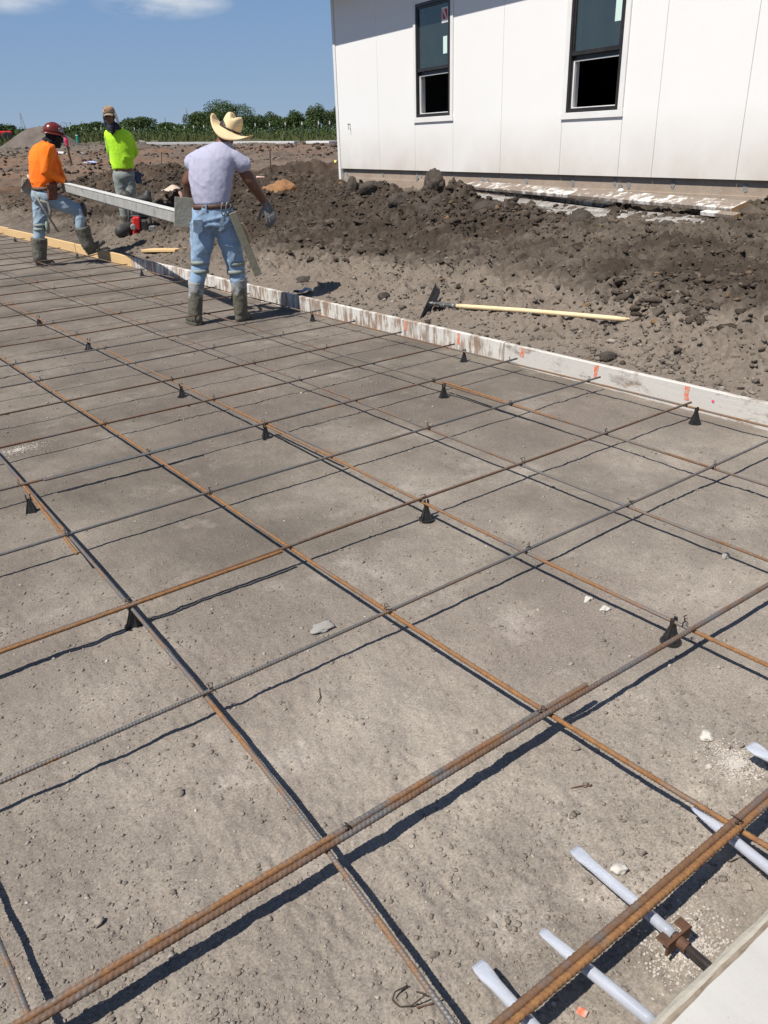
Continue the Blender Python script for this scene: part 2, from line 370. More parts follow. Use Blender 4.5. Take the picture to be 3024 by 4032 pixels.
def ground_mat():
    b = NB('lot_soil'); w = b.co('World')
    t = b.n('ShaderNodeAttribute', attribute_name='tone').outputs['Fac']; c = b.n('ShaderNodeAttribute', attribute_name='clay').outputs['Fac']; g = b.n('ShaderNodeAttribute', attribute_name='green').outputs['Fac']
    n1 = b.noise(3.1, 8, .65, w); n2 = b.noise(38, 6, .7, w)
    tt = b.math('ADD', t, b.mr(n1, .3, .7, -.4, .4), True)
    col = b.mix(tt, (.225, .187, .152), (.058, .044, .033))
    col = b.mix(b.math('MULTIPLY', c, b.mr(b.noise(.8, 5, .6, w), .35, .6)), col, (.25, .145, .092))
    col = b.mix(b.math('MULTIPLY', g, b.mr(b.noise(.5, 5, .6, w), .3, .55)), col, (.075, .095, .03))
    col = b.mix(b.mr(n2, .3, .75), b.mix(1.0, col, (.62, .62, .62), 'MULTIPLY'), col)
    col = b.mix(b.mr(b.vor(26, w), .0, .12, .5, 0.0), col, (.40, .36, .32))
    bp = b.bump(b.noise(75, 5, .6, w), .45, .007); bp = b.bump(b.noise(24, 5, .6, w), .4, .015, bp)
    return b.fin(col, .95, bp, spec=.2)
def bed_mat():
    b = NB('bed_soil'); w = b.co('World')
    n1 = b.noise(1.15, 7, .6, w); n2 = b.noise(7, 8, .7, w); n3 = b.noise(160, 4, .7, w)
    yy = b.n('ShaderNodeSeparateXYZ'); b.l(w, yy.inputs[0]); damp = b.mr(b.math('ADD', yy.outputs[1], b.math('MULTIPLY', b.math('SUBTRACT', b.noise(.9, 5, .6, w), .5), 5.0)), .6, 3.6)
    col = b.mix(b.mr(n1, .40, .60), (.415, .368, .314), (.24, .212, .179))
    col = b.mix(b.mr(n2, .4, .7, 0, .7), col, (.255, .222, .19)); col = b.mix(b.mr(b.noise(.55, 4, .6, w), .45, .62, 0, .6), col, (.34, .29, .252))
    col = b.mix(b.mr(b.noise(2.1, 6, .7, w), .56, .72, 0, .75), col, (.54, .485, .43)); col = b.mix(damp, col, b.mix(1.0, col, (.60, .59, .58), 'MULTIPLY')); col = b.mix(b.mr(b.noise(3.3, 7, .7, b.co('World', (1, .35, 1))), .58, .68, 0, .5), col, b.mix(1.0, col, (.72, .71, .70), 'MULTIPLY'))
    col = b.mix(b.mr(n3, .35, .72), b.mix(1.0, col, (.60, .59, .58), 'MULTIPLY'), b.mix(1.0, col, (1.12, 1.12, 1.12), 'MULTIPLY'))
    bp = b.bump(b.noise(45, 6, .65, w), .55, .008); bp = b.bump(b.noise(210, 3, .6, w), .4, .0025, bp)
    return b.fin(col, .95, bp, spec=.2)
M_LOT, M_BED = ground_mat(), bed_mat()
def sub(v, f):
    u, inv = np.unique(f, return_inverse=True); return v[u], inv.reshape(f.shape)
bv, bf = sub(gv, gf[isb]); lv, lf = sub(gv, gf[~isb])
bed = obj('gravel_bed', bv, bf, M_BED, None, (0, 0, 0), True); tag(bed, kind='structure')
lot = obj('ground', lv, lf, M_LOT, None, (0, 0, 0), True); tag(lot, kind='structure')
def setattr_f(o, name, arr):
    a = o.data.attributes.new(name, 'FLOAT', 'POINT'); a.data.foreach_set('value', np.asarray(arr, np.float32))
lx, ly = lv[:, 0], lv[:, 1]; ls = lx-4.175; lr = np.hypot(lx, ly)
DRY = TD(1180, 740); DRY2 = TD(1500, 830); DRYW = TD(820, 420)
tone = .28+.62*sm((ls-.55)/1.0)+.22*fbm2(lx*.8, ly*.8, 3, 70)
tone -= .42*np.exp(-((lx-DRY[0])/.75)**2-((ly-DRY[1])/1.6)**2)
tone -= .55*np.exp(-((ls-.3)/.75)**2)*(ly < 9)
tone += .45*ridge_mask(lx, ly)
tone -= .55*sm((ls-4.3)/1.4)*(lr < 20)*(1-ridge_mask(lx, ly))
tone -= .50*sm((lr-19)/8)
clay = sm((lr-17)/9)*sm((62-lr)/25)*(.7+.5*fbm2(lx*.12, ly*.3, 3, 77))
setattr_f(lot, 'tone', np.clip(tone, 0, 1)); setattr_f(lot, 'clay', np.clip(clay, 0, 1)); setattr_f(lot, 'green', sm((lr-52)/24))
# loose stones and clods -------------------------------------------------------
def scatter(name, pts, size, tmpl, mat, label=None, flat=.7, jag=.42, seed=1, sink=.32, rough=False):
    tv, tf = tmpl; n = len(pts); g = np.random.default_rng(seed)
    ang = g.uniform(0, 2*math.pi, n); sx = g.uniform(.7, 1.35, n)*size; sy = g.uniform(.7, 1.35, n)*size; sz = g.uniform(.75, 1.2, n)*size*flat
    var = []
    for q in range(14):
        w_ = tv*(1+.55*vnoise(tv*1.2+q*5.1, q)+.30*(.5-np.abs(vnoise(tv*2.3+q*3.7, q+40))))[:, None]*(1+jag*.6*g.uniform(-1, 1, (len(tv), 1))) if rough else tv*(1+jag*g.uniform(-1, 1, (len(tv), 1)))
        var.append(w_)
    v = np.array(var)[g.integers(0, 14, n)]
    v = v*np.stack([sx, sy, sz], 1)[:, None, :]
    tl = g.uniform(-.5, .5, n); c, s = np.cos(tl)[:, None], np.sin(tl)[:, None]; v = np.stack([v[:, :, 0], v[:, :, 1]*c-v[:, :, 2]*s, v[:, :, 1]*s+v[:, :, 2]*c], 2)
    c, s = np.cos(ang)[:, None], np.sin(ang)[:, None]; v = np.stack([v[:, :, 0]*c-v[:, :, 1]*s, v[:, :, 0]*s+v[:, :, 1]*c, v[:, :, 2]], 2)
    p = np.asarray(pts, float).copy(); p[:, 2] += sz*(1-2*sink)*.6; v = v+p[:, None, :]
    f = (tf[None]+(np.arange(n)*len(tv))[:, None, None]).reshape(-1, tf.shape[1])
    o = obj(name, v.reshape(-1, 3), f, mat, None, (0, 0, 0), False); tag(o, kind='stuff')
    if label: o['label'] = label
    return o
def stone_mat(name, cs):
    b = NB(name); g = b.n('ShaderNodeNewGeometry'); r = g.outputs['Random Per Island']; q = b.n('ShaderNodeValToRGB'); b.l(r, q.inputs[0]); e = q.color_ramp.elements
    e[0].position = 0; e[0].color = (*cs[0][1], 1); e[1].position = cs[-1][0]; e[1].color = (*cs[-1][1], 1)
    for p_, c_ in cs[1:-1]:
        k = e.new(p_); k.color = (*c_, 1)
    w = b.co('World'); col = b.mix(b.mr(b.noise(120, 5, .6, w), .3, .7), q.outputs[0], b.mix(1.0, q.outputs[0], (.7, .7, .7), 'MULTIPLY'))
    return b.fin(col, .95, b.bump(b.noise(180, 4, .6, w), .6, .004), spec=.2)
M_STONE = stone_mat('bed_stones', [(0, (.20, .17, .142)), (.5, (.275, .237, .20)), (.92, (.34, .295, .25)), (.985, (.42, .37, .32)), (.995, (.55, .50, .45))])
M_CLOD = stone_mat('clod_soil', [(0, (.05, .038, .029)), (.35, (.068, .053, .041)), (.8, (.095, .075, .058)), (.96, (.14, .112, .088)), (.992, (.20, .13, .07))])
M_CLODL = stone_mat('clod_dry', [(0, (.13, .108, .088)), (.5, (.18, .152, .126)), (.9, (.24, .205, .172)), (.98, (.36, .32, .28))])
def polar_pts(n, r0, r1, a0, a1, seed, cond):
    g = np.random.default_rng(seed); r = np.exp(g.uniform(math.log(r0), math.log(r1), n)); a = np.radians(g.uniform(a0, a1, n)); x, y = r*np.sin(a), r*np.cos(a)
    k = cond(x, y); x, y = x[k], y[k]; return np.stack([x, y, surf(x, y)], 1)
clus = lambda x, y: fbm2(x*1.5, y*1.5, 3, 91)+.25*fbm2(x*6, y*6, 2, 92)
inb = lambda x, y: (x < 4.12) & (y > .5) & (x > -4)
pb = polar_pts(46000, .85, 8, -16, 78, 5, lambda x, y: inb(x, y) & (clus(x, y) > rng.uniform(-1.1, .75, len(x))))
sz = np.clip(np.exp(rng.normal(math.log(.0024), .5, len(pb))), .0012, .008)*(.8+.07*np.hypot(pb[:, 0], pb[:, 1]))
scatter('gravel', pb, np.minimum(sz, .011), ICO1 if False else (ICO1[0], ICO1[1]), M_STONE, 'loose fine gravel and crumbs on the bed', seed=3) if len(pb) < 26000 else scatter('gravel', pb[:24000], np.minimum(sz, .0075)[:24000], ICO1, M_STONE, 'loose fine gravel and crumbs on the bed', seed=3)
pb2 = polar_pts(800, .9, 12, -16, 78, 6, lambda x, y: inb(x, y) & (clus(x, y) > rng.uniform(-.6, 1.0, len(x))))
scatter('pebbles', pb2, np.clip(np.exp(rng.normal(math.log(.005), .4, len(pb2))), .003, .012), ICO2, M_STONE, 'scattered pebbles on the bed', seed=4, jag=.45, rough=True)
pl = polar_pts(64000, 4.5, 17, 2, 88, 7, lambda x, y: (x > 4.26) & (x < 10.0) & (fbm2(x*1.3, y*1.3, 3, 93) > rng.uniform(-1, .9, len(x))))
dn = np.exp(-((pl[:, 0]-4.8)/.9)**2)*(pl[:, 1] < 9)
dry = rng.uniform(0, 1, len(pl)) < np.clip(dn*1.1, 0, .95)
szl = np.clip(np.exp(rng.normal(math.log(.0105), .55, len(pl))), .004, .045)
scatter('soil_crumbs', pl[dry][:9000], szl[dry][:9000]*.7, ICO1, M_CLODL, 'dry grey crumbs behind the form boards', seed=8, jag=.5)
scatter('soil_clods', pl[~dry][:11000], szl[~dry][:11000]*.8, ICO1, M_CLOD, 'dark churned clods over the lot', seed=9, jag=.55)
pm = polar_pts(60000, 7, 24, 5, 75, 12, lambda x, y: (x > 4.5) & (x < 10.2) & (ridge_mask(x, y) > rng.uniform(.1, .9, len(x))))[:7500]
scatter('mound_clods', pm, np.clip(np.exp(rng.normal(math.log(.019), .55, len(pm))), .008, .060), ICO1, M_CLOD, 'heaped dark clods along the mounds', seed=13, jag=.55, flat=.62, rough=True, sink=.4)

pf = polar_pts(16000, 19, 62, 2, 40, 17, lambda x, y: (x > 5) & (fbm2(x*.3, y*.3, 3, 95) > rng.uniform(-.6, .9, len(x))) & ~((x > 9.8) & (y < 26)))[:4500]
scatter('far_clods', pf, np.clip(np.exp(rng.normal(math.log(.034), .5, len(pf))), .015, .10)*(.5+np.hypot(pf[:, 0], pf[:, 1])/60), ICO1, M_CLOD, 'dark clods strewn over the far lot', seed=19, jag=.5, flat=.6, rough=True)

pk = polar_pts(30000, 4.6, 16, 8, 88, 23, lambda x, y: (x > 5.0) & (x < 9.6) & (fbm2(x*.9, y*.9, 3, 97) > rng.uniform(-.5, 1.0, len(x))))[:5000]
scatter('churned_clods', pk, np.clip(np.exp(rng.normal(math.log(.019), .5, len(pk))), .008, .055), ICO2, M_CLOD, 'flattened sharp clods of churned mud', seed=29, jag=.34, flat=.5, rough=True, sink=.55)
# ------------------------------------------------------------------ the house
HA = np.array([10.28, 14.72, 1.0]); HU = np.array([-.1366, -.9906, 0]); HN = np.array([-.9906, .1366, 0]); UZ = np.array([0, 0, 1.0])
def WP(u, z, o=0.0): return np.array([HA[0], HA[1], 0])+HU*u+HN*o+UZ*z
def wbox(mb, u0, u1, z0, z1, o0, o1, bev=0.0): return mb.frame(WP((u0+u1)/2, (z0+z1)/2, (o0+o1)/2), HU*(u1-u0)/2, HN*(o1-o0)/2, UZ*(z1-z0)/2, bev)
b = NB('siding_paint'); w = b.co('World'); gz_ = b.n('ShaderNodeSeparateXYZ'); b.l(w, gz_.inputs[0])
dirt = b.math('MULTIPLY', b.mr(gz_.outputs[2], 1.75, 1.0), b.mr(b.noise(1.1, 6, .6, w), .25, .8, .25, 1.0))
col = b.mix(b.math('MULTIPLY', dirt, .8), (.84, .835, .82), (.48, .41, .33)); col = b.mix(b.mr(b.noise(.6, 5, .6, w), .4, .75, 0, .12), col, (.66, .63, .58))
col = b.mix(b.mr(b.noise(17, 6, .7, w), .62, .75, 0, .12), col, (.64, .61, .57))
M_SIDE = b.fin(col, .55, b.bump(b.noise(34, 6, .7, b.co('World', (1, 1, .45))), .28, .006))
M_WTRIM = simple('white_trim_paint', (.80, .795, .78), (.74, .73, .71), 3, .5, 60, .15, .002)
b = NB('stem_concrete'); w = b.co('World'); n1 = b.noise(2.2, 8, .65, w)
col = b.mix(b.mr(n1, .3, .7), (.40, .32, .25), (.30, .235, .185)); col = b.mix(b.mr(b.noise(9, 7, .7, w), .5, .8, 0, .6), col, (.42, .37, .32))
M_STEM = b.fin(col, .9, b.bump(b.noise(30, 7, .65, w), .5, .01))
M_PATCH = simple('grey_patch_mortar', (.19, .19, .19), (.27, .27, .265), 14, .9, 60, .4)
M_BLACK = simple('black_vinyl', (.018, .016, .016), (.03, .026, .025), 6, .38, 50, .08, .001)
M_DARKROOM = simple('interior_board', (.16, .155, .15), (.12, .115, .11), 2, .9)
M_SHADE = simple('soffit_board', (.6, .6, .59), (.55, .55, .54), 3, .7)
M_SHINGLE = simple('roof_shingle', (.10, .09, .085), (.06, .055, .05), 12, .9)
def glass(name, tint, strength=.55):
    b = NB(name); t = b.t; tr = b.n('ShaderNodeBsdfTransparent'); tr.inputs[0].default_value = (*tint, 1); gl = b.n('ShaderNodeBsdfGlossy'); gl.inputs['Roughness'].default_value = .015; gl.inputs[0].default_value = (.75, .85, .82, 1)
    fr = b.n('ShaderNodeFresnel'); fr.inputs[0].default_value = 1.6; mx = b.n('ShaderNodeMixShader'); b.l(b.math('MULTIPLY', fr.outputs[0], .15, True), mx.inputs[0]); df = b.n('ShaderNodeBsdfDiffuse'); df.inputs[0].default_value = (.085, .105, .098, 1); m0 = b.n('ShaderNodeMixShader'); b.l(b.mr(b.noise(3, 5, .6), .3, .7, .22, .36), m0.inputs[0]); b.l(tr.outputs[0], m0.inputs[1]); b.l(df.outputs[0], m0.inputs[2]); b.l(m0.outputs[0], mx.inputs[1]); b.l(gl.outputs[0], mx.inputs[2]); b.l(mx.outputs[0], b.o.inputs[0]); return b.m
M_GLASS = glass('window_glass', (.55, .62, .58))
house = thing('house', WP(5, .7), 'white sided house under construction with two tall black windows', 'house')
HL, HD, ZS, ZT = 15.0, 10.0, 1.0, 4.15
WIN = [(2.975, 4.0, 1.815, 3.475), (6.79, 7.745, 1.745, 3.405)]
# stud wall behind the siding, with real window openings and an added end gap
mb = MB(); edges = [-.0]
cur = 0.02
for (u0, u1, z0, z1) in WIN:
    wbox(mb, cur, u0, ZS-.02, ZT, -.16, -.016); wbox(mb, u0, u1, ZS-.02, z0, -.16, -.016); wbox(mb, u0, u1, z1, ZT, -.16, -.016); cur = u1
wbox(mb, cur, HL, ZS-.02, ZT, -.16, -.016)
wbox(mb, .02, .16, ZS-.02, ZT, -HD, -.16); wbox(mb, HL-.14, HL, ZS-.02, ZT, -2.2, -.16); wbox(mb, HL-.14, HL, ZS-.02, ZT, -HD, -8.2); wbox(mb, .16, HL-.14, ZS-.02, ZT, -HD, -HD+.14)  # unseen end wall left open, gap added to bring light indoors
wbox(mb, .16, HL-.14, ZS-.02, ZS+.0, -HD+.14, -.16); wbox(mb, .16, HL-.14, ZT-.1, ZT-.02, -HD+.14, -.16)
wbox(mb, 5.3, 5.42, ZS, ZT-.1, -HD+.14, -4.0)  # inner wall kept short to pass light from the added gap
q = MB(); wbox(q, 2.2, 5.29, ZS+.001, ZT-.11, -1.5, -1.38); q.build('added_partition', simple('drywall', (.55, .54, .52), (.45, .44, .42), 3, .9), house)  # wall added to give the left window a lit grey interior
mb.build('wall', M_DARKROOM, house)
# siding sheets
def panel(u0, u1, z0, z1, lab=None):
    q = MB(); wbox(q, u0+.0028, u1-.0028, z0+.003 if z0 > 1.2 else z0, z1, -.0135, 0.0, .002); o = q.build('siding_panel', M_SIDE, house); return o
t1, t2 = (2.90, 4.075), (6.705, 7.83)
for u0, u1 in ((0.0, 1.62), (1.62, 2.90), (4.075, 5.35), (5.35, 6.705), (7.83, 8.40), (8.40, 9.63), (9.63, 10.85), (10.85, 12.07), (12.07, 13.29), (13.29, 14.51)): panel(u0, u1, ZS-.035, ZT)
panel(*t1, ZS-.035, WIN[0][2]-.085); panel(*t2, ZS-.035, WIN[1][2]-.085); panel(*t1, WIN[0][3]+.1, ZT); panel(*t2, WIN[1][3]+.1, ZT)
# corner trim runs down past the siding to the soil
q = MB(); wbox(q, -.095, -.004, .55, ZT, -.08, .018, .003); q.build('corner_trim', M_WTRIM, house)
# left end wall of the house
q = MB(); q.frame(WP(-.03, (ZS+ZT)/2, -HD/2-.05), HU*.006, HN*(HD/2-.05), UZ*(ZT-ZS)/2); q.build('siding_panel', M_SIDE, house)
# stem wall
q = MB(); wbox(q, .02, HL, -.2, ZS-.02, -.6, -.05, .006); wbox(q, .025, HL-.01, -.2, .80, -.05, -.035, .003); q.build('foundation', M_STEM, house)
prs = random.Random(3)
for u, z in ((.16, .86), (.24, .80), (.32, .76), (1.65, .88), (2.9, .84), (3.02, .90), (4.03, .88), (4.85, .86), (4.93, .80), (5.02, .83), (5.95, .87), (6.95, .86), (7.74, .90), (7.86, .84), (8.0, .86), (8.72, .90), (9.75, .88), (10.5, .9)):
    v = [WP(u+.035*math.cos(a)*prs.uniform(.6, 1.3), z+.055*math.sin(a)*prs.uniform(.6, 1.3), o) for o in (-.0505, -.0445) for a in np.linspace(0, 2*math.pi, 11)[:-1]]
    zs = v[0][2]
    f = [tuple(range(10))[::-1], tuple(range(10, 20))]+[(i, (i+1) % 10, 10+(i+1) % 10, 10+i) for i in range(10)]
    o_ = 0.0155 if z-.06 < .80 else 0.0
    obj('mortar_patch', np.array(v)+HN*o_, f, M_PATCH, house)
# roof
q = MB(); wbox(q, -.45, HL+.45, 4.06, 4.075, -.2, .53); q.build('soffit', M_SHADE, house)
q = MB(); wbox(q, -.47, HL+.47, 4.05, 4.24, .53, .555, .003); q.build('fascia', M_WTRIM, house)
r0, r1, r2 = WP(-.5, 4.24, .58), WP(HL+.5, 4.24, .58), WP(0, 0, 0)
def slab4(a, b_, c, d, th): v = [a, b_, c, d]+[p_-UZ*th for p_ in (a, b_, c, d)]; return v, [(0, 1, 2, 3), (7, 6, 5, 4), (0, 4, 5, 1), (1, 5, 6, 2), (2, 6, 7, 3), (3, 7, 4, 0)]
q = MB(); q.add(*slab4(WP(-.5, 4.27, .58), WP(HL+.5, 4.27, .58), WP(HL+.5, 6.2, -5), WP(-.5, 6.2, -5), .03)); q.add(*slab4(WP(-.5, 6.2, -5.001), WP(HL+.5, 6.2, -5.001), WP(HL+.5, 4.27, -10.58), WP(-.5, 4.27, -10.58), .03)); q.build('roof', M_SHINGLE, house)
q = MB()
for u in (.02, HL):
    q = MB(); q.add([WP(u, ZT, -.16), WP(u, ZT, -HD), WP(u, 6.1, -5), WP(u+.1, ZT, -.16), WP(u+.1, ZT, -HD), WP(u+.1, 6.1, -5)], [(0, 1, 2), (5, 4, 3), (0, 3, 4, 1), (1, 4, 5, 2), (2, 5, 3, 0)]); q.build('gable', M_SIDE, house)
M_STICK = simple('sticker_paper', (.62, .80, .74), (.60, .77, .71), 5, .6); M_STICKW = simple('sticker_white', (.78, .78, .76), None, 5, .6); M_STICKR = simple('sticker_red', (.60, .035, .03), None, 5, .6)
for wi, (u0, u1, z0, z1) in enumerate(WIN):
    wroot = MB(); fw = .045
    for a in ((u0, u0+fw, z0, z1), (u1-fw, u1, z0, z1), (u0+fw, u1-fw, z0, z0+fw), (u0+fw, u1-fw, z1-fw, z1)): wbox(wroot, *a, -.07, .02, .004)
    win = wroot.build('window', M_BLACK, house); 
    zm = z0+(z1-z0)*(.44 if wi == 0 else .43)
    def part(nm, boxes, mat, bev=.002):
        k = MB()
        for a in boxes: wbox(k, *a, bev)
        return k.build(nm, mat, win)
    # upper sash outside, lower sash pushed up behind it
    part('upper_sash', [(u0+fw, u0+fw+.03, zm, z1-fw, -.03, .006), (u1-fw-.03, u1-fw, zm, z1-fw, -.03, .006), (u0+fw+.03, u1-fw-.03, z1-fw-.03, z1-fw, -.03, .006), (u0+fw, u1-fw, zm-.05, zm, -.035, .010)], M_BLACK)
    k = MB(); wbox(k, u0+fw+.03, u1-fw-.03, zm, z1-fw-.03, -.016, -.010); k.build('pane', M_GLASS, win)
    part('lower_sash', [(u0+fw, u1-fw, zm-.10, zm-.052, -.066, -.036), (u0+fw, u0+fw+.03, zm-.05, z1-fw, -.066, -.036), (u1-fw-.03, u1-fw, zm-.05, z1-fw, -.066, -.036)], M_BLACK)
    part('jamb_liner', [(u0+.002, u0+.02, z0, z1, -.16, -.071), (u1-.02, u1-.002, z0, z1, -.16, -.071), (u0+.02, u1-.02, z0-.001, z0+.016, -.16, -.071), (u0+fw, u1-fw, z0+fw, z0+fw+.012, -.06, -.03), (u0+fw, u0+fw+.025, z0+fw+.012, zm-.1, -.066, -.03), (u0+fw+.025, u1-fw, zm-.118, zm-.102, -.06, -.03)], M_WTRIM)
    # stickers on the upper pane
    pw = u1-u0
    part('sticker', [(u0+pw*.775, u0+pw*.885, zm+.16, zm+.40, -.0099, -.0088)] if wi == 0 else [(u0+pw*.80, u0+pw*.93, zm+.26, zm+.55, -.0099, -.0088)], M_STICK, 0)
    if wi == 0:
        s0, s1, zz = u0+pw*.735, u0+pw*.905, zm+.585
        part('sticker', [(s0, s1, zz, zz+.21, -.0099, -.0088)], M_STICKW, 0)
        k = MB(); c0 = (s0+s1)/2; d_ = .02
        for tri in ([(s0+.02, zz+.05), (s0+.02, zz+.185), (s1-.055, zz+.05)], [(s0+.06, zz+.185), (s1-.02, zz+.185), (s1-.02, zz+.045)]):
            k.add([WP(a_, z_, o_) for o_ in (-.0086, -.0080) for a_, z_ in tri], [(0, 1, 2), (5, 4, 3), (0, 3, 4, 1), (1, 4, 5, 2), (2, 5, 3, 0)])
        k.build('sticker', M_STICKR, win)
    # casing boards
    tl, tr_ = (t1 if wi == 0 else t2)
    k = MB(); wbox(k, u1+.002, tr_, z0-.003, z1+.1, -.0135, .019, .003); k.build('casing', M_WTRIM, house)
    k = MB(); wbox(k, tl, u0-.002, z0-.003, z1+.1, -.0135, .019, .003); k.build('casing', M_WTRIM, house)
    k = MB(); wbox(k, tl-.01, tr_+.01, z0-.085, z0-.005, -.0135, .024, .003); k.build('casing', M_WTRIM, house)
    k = MB(); wbox(k, u0-.001, u1+.001, z1+.002, z1+.1, -.0135, .019, .003); k.build('casing', M_WTRIM, house)
# little hook on the wall near the corner, pipe stub by the foundation
k = MB(); k.tube([WP(.48, 1.78, -.01), WP(.48, 1.78, .05), WP(.50, 1.775, .06)], .012, 8); k.tube([WP(.50, 1.775, .055), WP(.505, 1.68, .055)], .007, 8); k.build('hose_bib', simple('galv_grey', (.35, .34, .32), (.22, .21, .2), 20, .5), house)
# ------------------------------------------------------------------ finished concrete at the photographer's feet
b = NB('cured_concrete'); w = b.co('World'); n1 = b.noise(3, 8, .6, w)
col = b.mix(b.mr(n1, .3, .7), (.50, .485, .455), (.43, .415, .39)); col = b.mix(b.mr(b.noise(40, 6, .7, w), .6, .8, 0, .35), col, (.36, .34, .31))
col = b.mix(b.mr(b.vor(45, w), .08, .03, 0, .6), col, (.22, .20, .18))
M_SLAB = b.fin(col, .85, b.bump(b.noise(60, 6, .6, w), .25, .003))
b = NB('slab_edge'); w = b.co('World'); col = b.mix(b.mr(b.noise(20, 8, .7, w), .3, .7), (.46, .43, .36), (.37, .335, .28)); M_SEDGE = b.fin(col, .9, b.bump(b.noise(50, 7, .7, w), .6, .006))
M_STAIN = simple('slab_edge_stain', (.20, .155, .11), (.33, .28, .22), 25, .9, 60, .5)
ZSL = .115
e0, e1 = G(2559, 4002, ZSL), G(3024, 3556, ZSL); e0[2] = e1[2] = 0          # outer arris of the slab
ed = (e1-e0); ed /= np.linalg.norm(ed); en = np.array([ed[1], -ed[0], 0])   # away from the bed
if en[1] > 0: en = -en
DB = float(np.dot(G(2617, 4032, ZSL)[:2]-e0[:2], en[:2]))
def EP(s_, d_, z): return np.array([e0[0], e0[1], 0])+ed*s_+en*d_+UZ*z
prof = [(0.0, -.03, 0), (0.0, ZSL-.022, 0), (.004, ZSL-.010, 0), (.013, ZSL-.003, 0), (DB-.003, ZSL-.001, 1), (DB+.001, ZSL-.0035, 1), (DB+.006, ZSL, 2), (2.6, ZSL+.015, 2), (2.6, -.03, 2)]
ss = np.concatenate([[-4], np.linspace(-.9, 1.4, 120), [5]]); v = []; f = []; mi = []
for i, s_ in enumerate(ss):
    for j, (d_, z, _) in enumerate(prof):
        jit = .0010*math.sin(s_*37+j)+.0006*math.sin(s_*91+2*j) if j < 7 else 0
        v.append(EP(s_, d_+jit, z+(.4*jit if 0 < j < 7 else 0)))
n_ = len(prof)
for i in range(len(ss)-1):
    for j in range(n_-1): f.append((i*n_+j, (i+1)*n_+j, (i+1)*n_+j+1, i*n_+j+1)); mi.append((0, 0, 0, 0, 1, 1, 2, 2)[j])
slab = bpy.data.objects.new('concrete_slab', me_new('concrete_slab', v, f, [M_SEDGE, M_STAIN, M_SLAB], True, mi)); COL.objects.link(slab); tag(slab, kind='structure')
for p_ in slab.data.polygons: p_.use_smooth = False
# ------------------------------------------------------------------ form boards
def board_mat(name, wood1, wood2, paint=None, cov=.5, grey=None, streak=(6, 40, 3)):
    b = NB(name); c = b.co('Object'); g = b.noise(1, 6, .6, b.co('Object', (60, 2.5, 60)), 1.2)
    col = b.mix(b.mr(g, .3, .7), wood1, wood2)
    if grey: col = b.mix(b.mr(b.noise(5, 7, .7, c), .42, .62), col, grey)
    if paint:
        n = b.noise(1, 8, .72, b.co('Object', streak)); n2 = b.noise(2.3, 6, .7, c)
        mask = b.mr(b.math('ADD', n, b.math('MULTIPLY', n2, .6)), .80-cov*.35, .86-cov*.35+.06)
        col = b.mix(mask, col, paint)
        col = b.mix(b.mr(b.noise(30, 6, .7, c), .55, .75, 0, .35), col, tuple(x*.55 for x in paint))
    return b.fin(col, .85, b.bump(g, .35, .003, b.bump(b.noise(40, 6, .7, c), .3, .004)))
M_NEWWOOD = board_mat('new_pine', (.68, .48, .25), (.58, .38, .175))
M_OLDW = board_mat('limed_board', (.30, .225, .17), (.21, .155, .115), (.54, .52, .485), .46, (.25, .23, .21), (2.4, 3, 9))
M_OLDW2 = board_mat('streaked_board', (.31, .215, .15), (.22, .15, .105), (.60, .58, .54), .15, (.27, .225, .19), (2, 19, 3))
M_ORANGE = simple('orange_spray', (.72, .15, .07), (.52, .36, .29), 45, .8, lo=.42, hi=.60); M_PINK = simple('pink_spray', (.8, .08, .18), (.7, .12, .2), 30, .7)
def form_x(y): return 4.135+.02*math.sin(y*.55+.4)*sm(np.array([(y-3)/5]))[0]
joints = [(.1, 3.98), (3.985, 7.02), (7.025, 7.95), (7.955, 11.02), (11.03, 13.4), (13.41, 17.2), (17.21, 23.0)]
labels = ['whitewashed form board with orange spray marks, nearest the photographer', 'streaky whitewashed form board behind the standing boots, running to the wet shadow', 'short grey form board in the hat man\'s shadow', 'brown form board with dripped white streaks beside the yellow boards',
          'new yellow form board under the stepping boot, next to the old ones', 'new yellow form board behind the standing boot of the orange shirted man', 'new yellow form board farthest away at the picture edge']
mats = [M_OLDW, M_OLDW2, M_OLDW2, M_OLDW2, M_NEWWOOD, M_NEWWOOD, M_NEWWOOD]
FB = []
for (y0, y1), lab, mt in zip(joints, labels, mats):
    mb = MB(); ys = np.linspace(y0, y1, 7); off = {3: .0, 2: .008, 5: -.004}.get(len(FB), 0); top = .142+{4: .0, 5: .004, 6: .016, 3: -.004, 1: .002}.get(len(FB), 0); v = []; f = []
    for i, yy in enumerate(ys):
        x = form_x(yy)+off; lean = .0 if len(FB) != 3 else .03*math.sin((yy-y0)/(y1-y0)*math.pi)
        pr = [(x, -.03), (x+lean*.7, top-.004), (x+.004+lean, top), (x+.034+lean, top), (x+.038+lean, top-.004), (x+.038, -.03)]
        v += [(a, yy, z) for a, z in pr]
    for i in range(6):
        for j in range(6): f.append((i*6+j, i*6+(j+1) % 6, (i+1)*6+(j+1) % 6, (i+1)*6+j))
    f += [tuple(range(6))[::-1], tuple(36+k for k in range(6))]
    o = obj('form_board', v, f, mt, None, (form_x((y0+y1)/2)+.019, (y0+y1)/2, 0)); tag(o, lab, 'form board', 'form boards along the slab edge'); FB.append(o)
